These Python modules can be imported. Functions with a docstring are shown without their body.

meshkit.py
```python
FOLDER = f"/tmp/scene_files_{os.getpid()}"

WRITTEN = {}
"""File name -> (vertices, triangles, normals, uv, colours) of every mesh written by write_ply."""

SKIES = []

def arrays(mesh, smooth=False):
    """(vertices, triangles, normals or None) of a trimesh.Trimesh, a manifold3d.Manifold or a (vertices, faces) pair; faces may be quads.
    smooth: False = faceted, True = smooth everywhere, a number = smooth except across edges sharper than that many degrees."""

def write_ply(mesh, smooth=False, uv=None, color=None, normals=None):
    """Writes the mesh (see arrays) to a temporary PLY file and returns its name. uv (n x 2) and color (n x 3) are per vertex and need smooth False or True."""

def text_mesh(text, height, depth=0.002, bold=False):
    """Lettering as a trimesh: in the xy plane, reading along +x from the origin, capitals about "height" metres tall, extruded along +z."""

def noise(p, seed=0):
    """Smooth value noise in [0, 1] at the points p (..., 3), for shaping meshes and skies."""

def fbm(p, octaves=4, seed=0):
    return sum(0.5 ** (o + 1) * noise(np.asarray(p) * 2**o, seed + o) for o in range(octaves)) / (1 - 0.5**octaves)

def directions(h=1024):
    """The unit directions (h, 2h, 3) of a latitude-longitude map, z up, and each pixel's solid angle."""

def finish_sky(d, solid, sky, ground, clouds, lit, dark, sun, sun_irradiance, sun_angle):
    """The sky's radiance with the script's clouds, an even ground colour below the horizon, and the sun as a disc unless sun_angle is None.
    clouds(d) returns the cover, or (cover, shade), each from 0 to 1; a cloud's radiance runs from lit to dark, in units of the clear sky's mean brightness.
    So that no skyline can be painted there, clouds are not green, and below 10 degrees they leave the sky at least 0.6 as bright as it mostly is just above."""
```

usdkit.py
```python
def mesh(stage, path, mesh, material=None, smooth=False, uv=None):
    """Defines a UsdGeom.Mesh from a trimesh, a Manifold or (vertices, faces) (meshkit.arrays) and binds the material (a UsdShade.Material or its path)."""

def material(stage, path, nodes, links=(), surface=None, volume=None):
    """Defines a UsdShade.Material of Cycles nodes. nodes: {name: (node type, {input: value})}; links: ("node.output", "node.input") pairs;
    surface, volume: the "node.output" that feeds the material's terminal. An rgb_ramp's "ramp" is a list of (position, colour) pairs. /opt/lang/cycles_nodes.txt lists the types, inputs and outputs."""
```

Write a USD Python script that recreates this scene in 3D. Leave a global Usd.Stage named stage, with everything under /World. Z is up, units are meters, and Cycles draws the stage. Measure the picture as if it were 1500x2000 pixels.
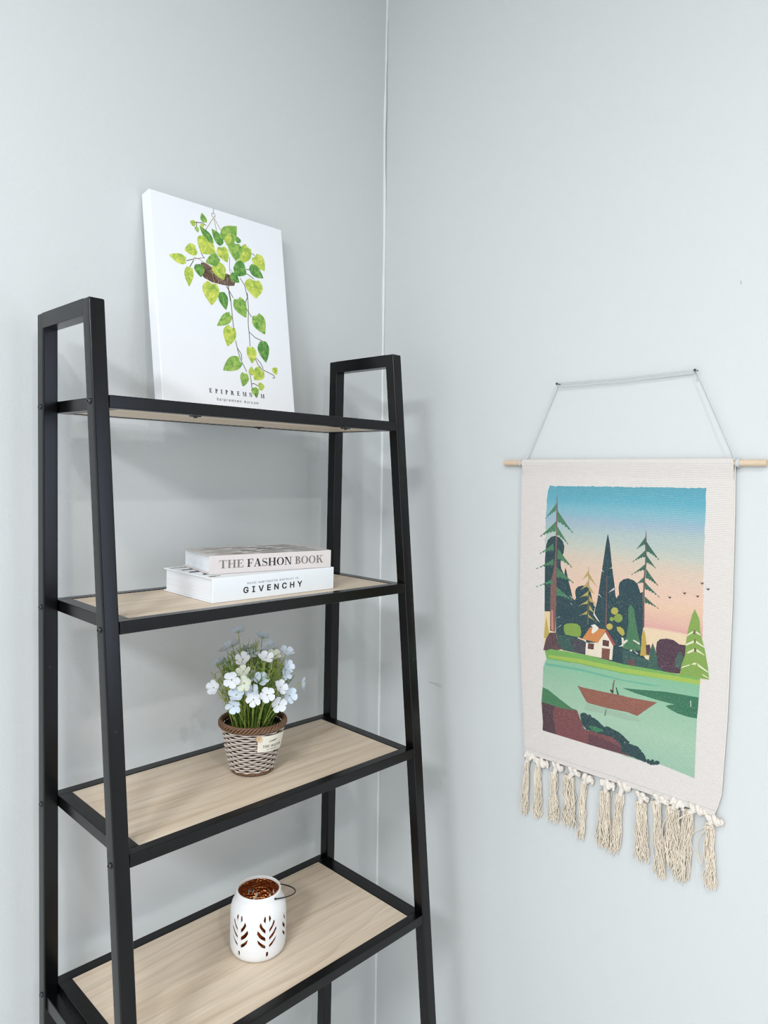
import math, random
import numpy as np, trimesh, manifold3d
import usdkit, meshkit
from pxr import Usd, UsdGeom, UsdLux, UsdShade, Gf, Sdf
from shapely.geometry import Polygon, LineString
from shapely import affinity

stage = Usd.Stage.CreateInMemory()
UsdGeom.SetStageUpAxis(stage, 'Z'); UsdGeom.SetStageMetersPerUnit(stage, 1.0)
stage.SetDefaultPrim(UsdGeom.Xform.Define(stage, '/World').GetPrim())
random.seed(7); RNG = np.random.default_rng(11)

# ------------------------------------------------------------------ camera
CAM = UsdGeom.Camera.Define(stage, '/World/camera')
R_, U_, F_ = (0.70380647, -0.70999157, 0.0238415), (0.02224073, 0.05556675, 0.99820724), (0.71004352, 0.70201446, -0.05489896)
EYE = (-0.4428, -1.2320, 1.3205)
CAM.AddTransformOp().Set(Gf.Matrix4d(*R_, 0, *U_, 0, *[-c for c in F_], 0, *EYE, 1))
CAM.CreateHorizontalApertureAttr(36.0); CAM.CreateVerticalApertureAttr(48.0)
CAM.CreateFocalLengthAttr(1417.374 / 1500 * 36.0)
CAM.CreateClippingRangeAttr((0.05, 100.0))
CAM.CreateExposureAttr(0.03)

# ------------------------------------------------------------------ lights, all out of view: two downlights, a ceiling panel, two bluish side lights
def disk(name, pos, radius, watts, color):
    l = UsdLux.DiskLight.Define(stage, '/World/' + name)
    l.CreateRadiusAttr(radius); l.CreateIntensityAttr(watts); l.CreateColorAttr(Gf.Vec3f(*color))
    l.AddTranslateOp().Set(pos)
def rect_light(name, pos, rot, w, h, inten, color):
    l = UsdLux.RectLight.Define(stage, '/World/' + name)
    l.CreateWidthAttr(w); l.CreateHeightAttr(h); l.CreateIntensityAttr(inten); l.CreateColorAttr(Gf.Vec3f(*color))
    l.AddTranslateOp().Set(pos); l.AddRotateXYZOp().Set(rot)
disk('ceiling_lamp', (-0.70, -1.03, 2.57), 0.07, 165.0, (1.0, 0.99, 0.97))
disk('ceiling_lamp_001', (-0.41, -2.25, 2.57), 0.065, 340.0, (1.0, 0.99, 0.97))
rect_light('unseen_panel_light', (-2.3, -1.6, 2.58), (0, 0, 0), 0.6, 0.6, 71.0, (0.95, 1.0, 1.06))  # out of view; soft source placed to light both walls
rect_light('unseen_side_light', (-3.18, -1.9, 1.1), (0, -90, 0), 1.5, 1.8, 1.2, (0.74, 0.92, 1.15))  # unseen source on the left, bluish light along the left wall
rect_light('unseen_side_light_001', (0.815, -2.55, 1.40), (0, 90, 0), 1.15, 1.2, 2.3, (0.78, 0.92, 1.3))  # unseen source on the right, placed for bluish reflections on the legs

# ------------------------------------------------------------------ helpers
def lin(c):
    if isinstance(c, str): c = tuple(int(c[i:i + 2], 16) for i in (0, 2, 4))
    return tuple((x / 255 / 12.92 if x / 255 <= 0.04045 else ((x / 255 + 0.055) / 1.055) ** 2.4) for x in c)
LOOKS = {}
def mat(name, nodes, links=(), surface='p.BSDF'):
    m = usdkit.material(stage, '/World/Looks/' + name, nodes, links, surface=surface); LOOKS[name] = m; return m
def plain(name, col, rough=0.5, spec=0.5, metal=0.0, **kw):
    return mat(name, {'p': ('principled_bsdf', dict(base_color=lin(col), roughness=rough, specular_ior_level=spec, metallic=metal, **kw))})
def bumpy(name, col, rough, scale, dist, spec=0.5, var=0.0, **kw):
    """plain colour with fine noise relief and slight tone variation"""
    c = lin(col)
    n = {'g': ('geometry', {}), 'n': ('noise_texture', dict(scale=scale, detail=3.0)), 'b': ('bump', dict(strength=1.0, distance=dist)),
         'p': ('principled_bsdf', dict(base_color=c, roughness=rough, specular_ior_level=spec, **kw))}
    l = [('g.position', 'n.vector'), ('n.fac', 'b.height'), ('b.normal', 'p.normal')]
    if var:
        n['r'] = ('rgb_ramp', {'ramp': [(0.3, tuple(x * (1 - var) for x in c)), (0.7, tuple(min(1, x * (1 + var)) for x in c))]})
        l += [('n.fac', 'r.fac'), ('r.color', 'p.base_color')]
    return mat(name, n, l)
USED = {}
def numbered(path):
    k = USED.get(path, 0); USED[path] = k + 1
    return path if k == 0 else f'{path}_{k:03d}'
def tag(prim, label=None, category=None, group=None, kind=None):
    for k, v in (('label', label), ('category', category), ('group', group), ('kind', kind)):
        if v: prim.SetCustomDataByKey(k, v)
    return prim
def thing(name, label, category, loc=(0, 0, 0), group=None):
    x = UsdGeom.Xform.Define(stage, numbered('/World/' + name)); x.AddTranslateOp().Set(tuple(map(float, loc)))
    p = x.GetPrim()
    tag(p, label, category, group); ORG[str(p.GetPath())] = np.array(loc, float); return p
ORG = {}
def origin(prim):
    return ORG.get('/' + '/'.join(str(prim.GetPath()).split('/')[1:3]), np.zeros(3))
def obj(name, mesh, material, parent=None, smooth=30, label=None, kind=None):
    """One Mesh prim from world-space geometry, under parent (or /World)."""
    v, f, n = meshkit.arrays(mesh, smooth)
    if parent is not None: v = v - origin(parent)
    path = numbered((str(parent.GetPath()) if parent is not None else '/World') + '/' + name)
    m = usdkit.mesh(stage, path, (v, f), LOOKS[material] if isinstance(material, str) else material)
    if n is not None:
        m.CreateNormalsAttr([Gf.Vec3f(*map(float, x)) for x in n]); m.SetNormalsInterpolation('vertex')
    tag(m.GetPrim(), label=label, kind=kind); return m.GetPrim()
cat = trimesh.util.concatenate
def box(x0, x1, y0, y1, z0, z1):
    b = trimesh.creation.box((x1 - x0, y1 - y0, z1 - z0)); b.apply_translation(((x0 + x1) / 2, (y0 + y1) / 2, (z0 + z1) / 2)); return b
def rbox(x0, x1, y0, y1, z0, z1, r=0.0025, seg=8):
    """box with rounded edges (hull of spheres)"""
    r = min(r, (x1 - x0) / 2.01, (y1 - y0) / 2.01, (z1 - z0) / 2.01)
    s = manifold3d.Manifold.sphere(r, seg)
    pts = [s.translate((x, y, z)) for x in (x0 + r, x1 - r) for y in (y0 + r, y1 - r) for z in (z0 + r, z1 - r)]
    m = manifold3d.Manifold.batch_hull(pts).to_mesh()
    return trimesh.Trimesh(m.vert_properties[:, :3], m.tri_verts, process=False)
def tube(path, r, seg=6, closed=False, caps=True):
    """swept round tube; r a number or one per point"""
    P = np.asarray(path, float); n = len(P); r = np.broadcast_to(np.asarray(r, float), n)
    T = np.roll(P, -1, 0) - np.roll(P, 1, 0) if closed else np.gradient(P, axis=0)
    T /= np.maximum(np.linalg.norm(T, axis=1, keepdims=True), 1e-12)
    a = np.array([0, 0, 1.0]) if abs(T[0, 2]) < 0.9 else np.array([1.0, 0, 0])
    N = np.cross(T[0], a); N /= np.linalg.norm(N); rings = []
    for i in range(n):
        N = N - T[i] * (N @ T[i]); N /= np.linalg.norm(N); B = np.cross(T[i], N)
        th = np.arange(seg) * 2 * np.pi / seg
        rings.append(P[i] + r[i] * (np.cos(th)[:, None] * N + np.sin(th)[:, None] * B))
    V = np.vstack(rings); F = []
    for i in range(n if closed else n - 1):
        j = (i + 1) % n
        for k in range(seg):
            k2 = (k + 1) % seg; F += [(i * seg + k, j * seg + k, j * seg + k2), (i * seg + k, j * seg + k2, i * seg + k2)]
    if caps and not closed:
        V = np.vstack([V, P[0], P[-1]]); c0, c1 = n * seg, n * seg + 1
        for k in range(seg):
            k2 = (k + 1) % seg; F += [(c0, k, k2), (c1, (n - 1) * seg + k2, (n - 1) * seg + k)]
    m = trimesh.Trimesh(V, F, process=False); m.invert(); return m
def lathe(prof, seg=64, closed=False):
    P = np.asarray(prof, float); n = len(P); th = np.arange(seg) * 2 * np.pi / seg
    V = np.stack([P[:, None, 0] * np.cos(th), P[:, None, 0] * np.sin(th), np.repeat(P[:, None, 1], seg, 1)], -1).reshape(-1, 3); F = []
    for i in range(n if closed else n - 1):
        j = (i + 1) % n
        for k in range(seg):
            k2 = (k + 1) % seg; F += [(i * seg + k, i * seg + k2, j * seg + k2), (i * seg + k, j * seg + k2, j * seg + k)]
    return trimesh.Trimesh(V, F, process=False)
def flat(poly):
    """triangulated flat polygon(s) (x, y, 0)"""
    out = []
    for g in getattr(poly, 'geoms', [poly]):
        if g.area < 1e-12 or g.geom_type != 'Polygon': continue
        v, f = trimesh.creation.triangulate_polygon(g, engine='earcut'); out.append(trimesh.Trimesh(np.c_[v, np.zeros(len(v))], f, process=False))
    m = cat(out)
    if len(m.faces) and m.face_normals[:, 2].mean() < 0: m.invert()
    return m
def plate(poly, t):
    """flat polygon with thickness t above z = 0"""
    return cat([trimesh.creation.extrude_polygon(g, t, engine='earcut') for g in getattr(poly, 'geoms', [poly]) if g.geom_type == 'Polygon' and g.area > 1e-12])
def clean(pts):
    p = Polygon(pts)
    return p if p.is_valid else p.buffer(0)
def place(m, o, X, Y, Z):
    """local axes X, Y, Z at o"""
    M = np.eye(4); M[:3, 0], M[:3, 1], M[:3, 2], M[:3, 3] = X, Y, Z, o
    m = m.copy(); m.apply_transform(M); return m
def ucircle(x, y, r, n=20): return Polygon([(x + r * math.cos(2 * math.pi * i / n), y + r * math.sin(2 * math.pi * i / n)) for i in range(n)])

# lettering: sans from meshkit, spaced out letter by letter; and a drawn high-contrast serif
def tracked(text, height, width, depth=0.0003, bold=False, wide=1.0):
    ms = [None if c == ' ' else meshkit.text_mesh(c, height, depth, bold) for c in text]
    for m in ms:
        if m is not None: m.vertices = m.vertices * (wide, 1, 1)
    ws = [0.32 * height if m is None else m.bounds[1][0] - m.bounds[0][0] for m in ms]
    gap = (width - sum(ws)) / (len(text) - 1); x = 0; out = []
    for m, w in zip(ms, ws):
        if m is not None:
            m = m.copy(); m.apply_translation((x - m.bounds[0][0], 0, 0)); out.append(m)
        x += w + gap
    return cat(out)
def serif_letter(c, K=0.18, H=0.06):
    """shapes on a unit cap height: thick 0.16, thin 0.035, hairline serifs"""
    S = H
    R = lambda x0, y0, x1, y1: Polygon([(x0, y0), (x1, y0), (x1, y1), (x0, y1)])
    st = lambda x, w=K: [R(x, 0, x + w, 1), R(x - 0.09, 0, x + w + 0.09, S), R(x - 0.09, 1 - S, x + w + 0.09, 1)]
    def bowl(x, y0, y1, rx, thick=K):
        cy, ry = (y0 + y1) / 2, (y1 - y0) / 2
        e = lambda a, b: [(x + a * math.sin(t), cy + b * math.cos(t)) for t in np.linspace(0, math.pi, 18)]
        return Polygon(e(rx, ry)).difference(Polygon(e(rx - thick, ry - H)))
    def diag(x0, y0, x1, y1, w): return Polygon([(x0, y0), (x0 + w, y0), (x1 + w, y1), (x1, y1)])
    tri = lambda x, y, dx, dy: Polygon([(x, y), (x + dx, y), (x + dx, y + dy)])
    if c == 'T': g = [R(.30, 0, .30 + K, 1), R(.18, 0, .585, S), R(0, 1 - H, .77, 1), Polygon([(0, 1), (.05, 1), (.02, .74), (0, .74)]), Polygon([(.77, 1), (.72, 1), (.75, .74), (.77, .74)])]
    elif c == 'H': g = st(.09) + st(.62) + [R(.2, .48, .7, .48 + H)]
    elif c == 'E': g = st(.09) + [R(.2, 1 - H, .64, 1), R(.2, 0, .66, H), R(.2, .49, .50, .49 + H), Polygon([(.64, 1), (.58, 1), (.62, .72), (.64, .72)]), Polygon([(.68, 0), (.60, 0), (.65, .30), (.68, .30)]), R(.47, .38, .50, .64)]
    elif c == 'F': g = st(.09) + [R(.2, 1 - H, .62, 1), R(.2, .47, .48, .47 + H), Polygon([(.64, 1), (.56, 1), (.61, .70), (.64, .70)]), R(.46, .36, .49, .62)]
    elif c == 'A': g = [diag(.56, 0, .30, 1, K), Polygon([(.08, 0), (.115, 0), (.40, 1), (.36, 1)]), R(.18, .30, .60, .30 + H), R(0, 0, .22, S), R(.46, 0, .84, S)]
    elif c == 'S':
        t = np.linspace(0, 1, 40); th = np.where(t < .5, np.pi * (.15 + 2 * t * 1.35), 0)
        pts = [(.33 + .22 * math.cos(a), .75 + .23 * math.sin(a)) for a in np.linspace(.35, 1.5 * math.pi, 20)] + [(.33 + .25 * math.cos(a), .26 + .24 * math.sin(a)) for a in np.linspace(.5 * math.pi, -.9 * math.pi, 22)]
        g = [LineString([p, q]).buffer(.022 + .06 * math.exp(-((i - 20) / 6.5) ** 2), quad_segs=3) for i, (p, q) in enumerate(zip(pts, pts[1:]))] + [R(.52, .72, .55, 1), R(.08, 0, .11, .30)]
    elif c == 'I': g = st(.09)
    elif c in 'OQ': g = [affinity.scale(Polygon([(math.cos(t), math.sin(t)) for t in np.linspace(0, 2 * math.pi, 40)[:-1]]), .40, .515, origin=(0, 0)).difference(affinity.scale(Polygon([(math.cos(t), math.sin(t)) for t in np.linspace(0, 2 * math.pi, 40)[:-1]]), .235, .475, origin=(0, 0)))]; g = [affinity.translate(g[0], .42, .5)]
    elif c == 'N': g = [R(.10, 0, .10 + H, 1), R(.66, 0, .66 + H, 1), Polygon([(.08, 1), (.26, 1), (.71, 0), (.60, 0)]), R(0, 0, .24, S), R(0, 1 - S, .2, 1), R(.56, 1 - S, .80, 1)]
    elif c == 'M': g = [R(.10, 0, .10 + H, 1), R(.76, 0, .76 + K, 1), Polygon([(.08, 1), (.25, 1), (.50, 0), (.43, 0)]), Polygon([(.43, 0), (.48, 0), (.80, 1), (.76, 1)]), R(0, 0, .24, S), R(.68, 0, 1.01, S), R(0, 1 - S, .2, 1), R(.80, 1 - S, 1.01, 1)]
    elif c == 'P': g = st(.09) + [bowl(.25, .44, 1, .36)]
    elif c == 'B': g = st(.09) + [bowl(.25, .50, 1, .33), bowl(.25, 0, .54, .39)]
    elif c == 'R': g = st(.09) + [bowl(.25, .46, 1, .36), diag(.58, 0, .33, .48, K), R(.56, 0, .84, S)]
    elif c == 'U': g = [R(.09, .32, .09 + K, 1), R(.62, .32, .62 + H, 1), R(0, 1 - S, .35, 1), R(.52, 1 - S, .76, 1), affinity.scale(Polygon([(.09, .33), (.665, .33)] + [(.3775 + .2875 * math.cos(t), .33 - .34 * math.sin(t)) for t in np.linspace(0, math.pi, 16)]), 1, 1).difference(Polygon([(.255, .34), (.62, .34)] + [(.4375 + .1825 * math.cos(t), .34 - .29 * math.sin(t)) for t in np.linspace(0, math.pi, 16)]))]
    elif c == 'K': g = st(.09) + [Polygon([(.25, .42), (.62, 1), (.67, 1), (.27, .38)]), Polygon([(.36, .58), (.60, 0), (.79, 0), (.47, .70)]), R(.5, 1 - S, .78, 1), R(.53, 0, .88, S)]
    from shapely import union_all
    return union_all([x.buffer(0) for x in g])
def serif(text, height, width, depth=0.0003, K=0.18, H=0.06, wide=1.0):
    L = [None if c == ' ' else affinity.scale(serif_letter(c, K, H), wide, 1.0, origin=(0, 0)) for c in text]
    ws = [0.3 if g is None else g.bounds[2] - g.bounds[0] for g in L]
    gap = (width / height - sum(ws)) / (len(text) - 1); x = 0; out = []
    for g, w in zip(L, ws):
        if g is not None:
            out.append(plate(affinity.scale(affinity.translate(g, x - g.bounds[0], 0), height, height, origin=(0, 0)), depth))
        x += w + gap
    return out
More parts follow.
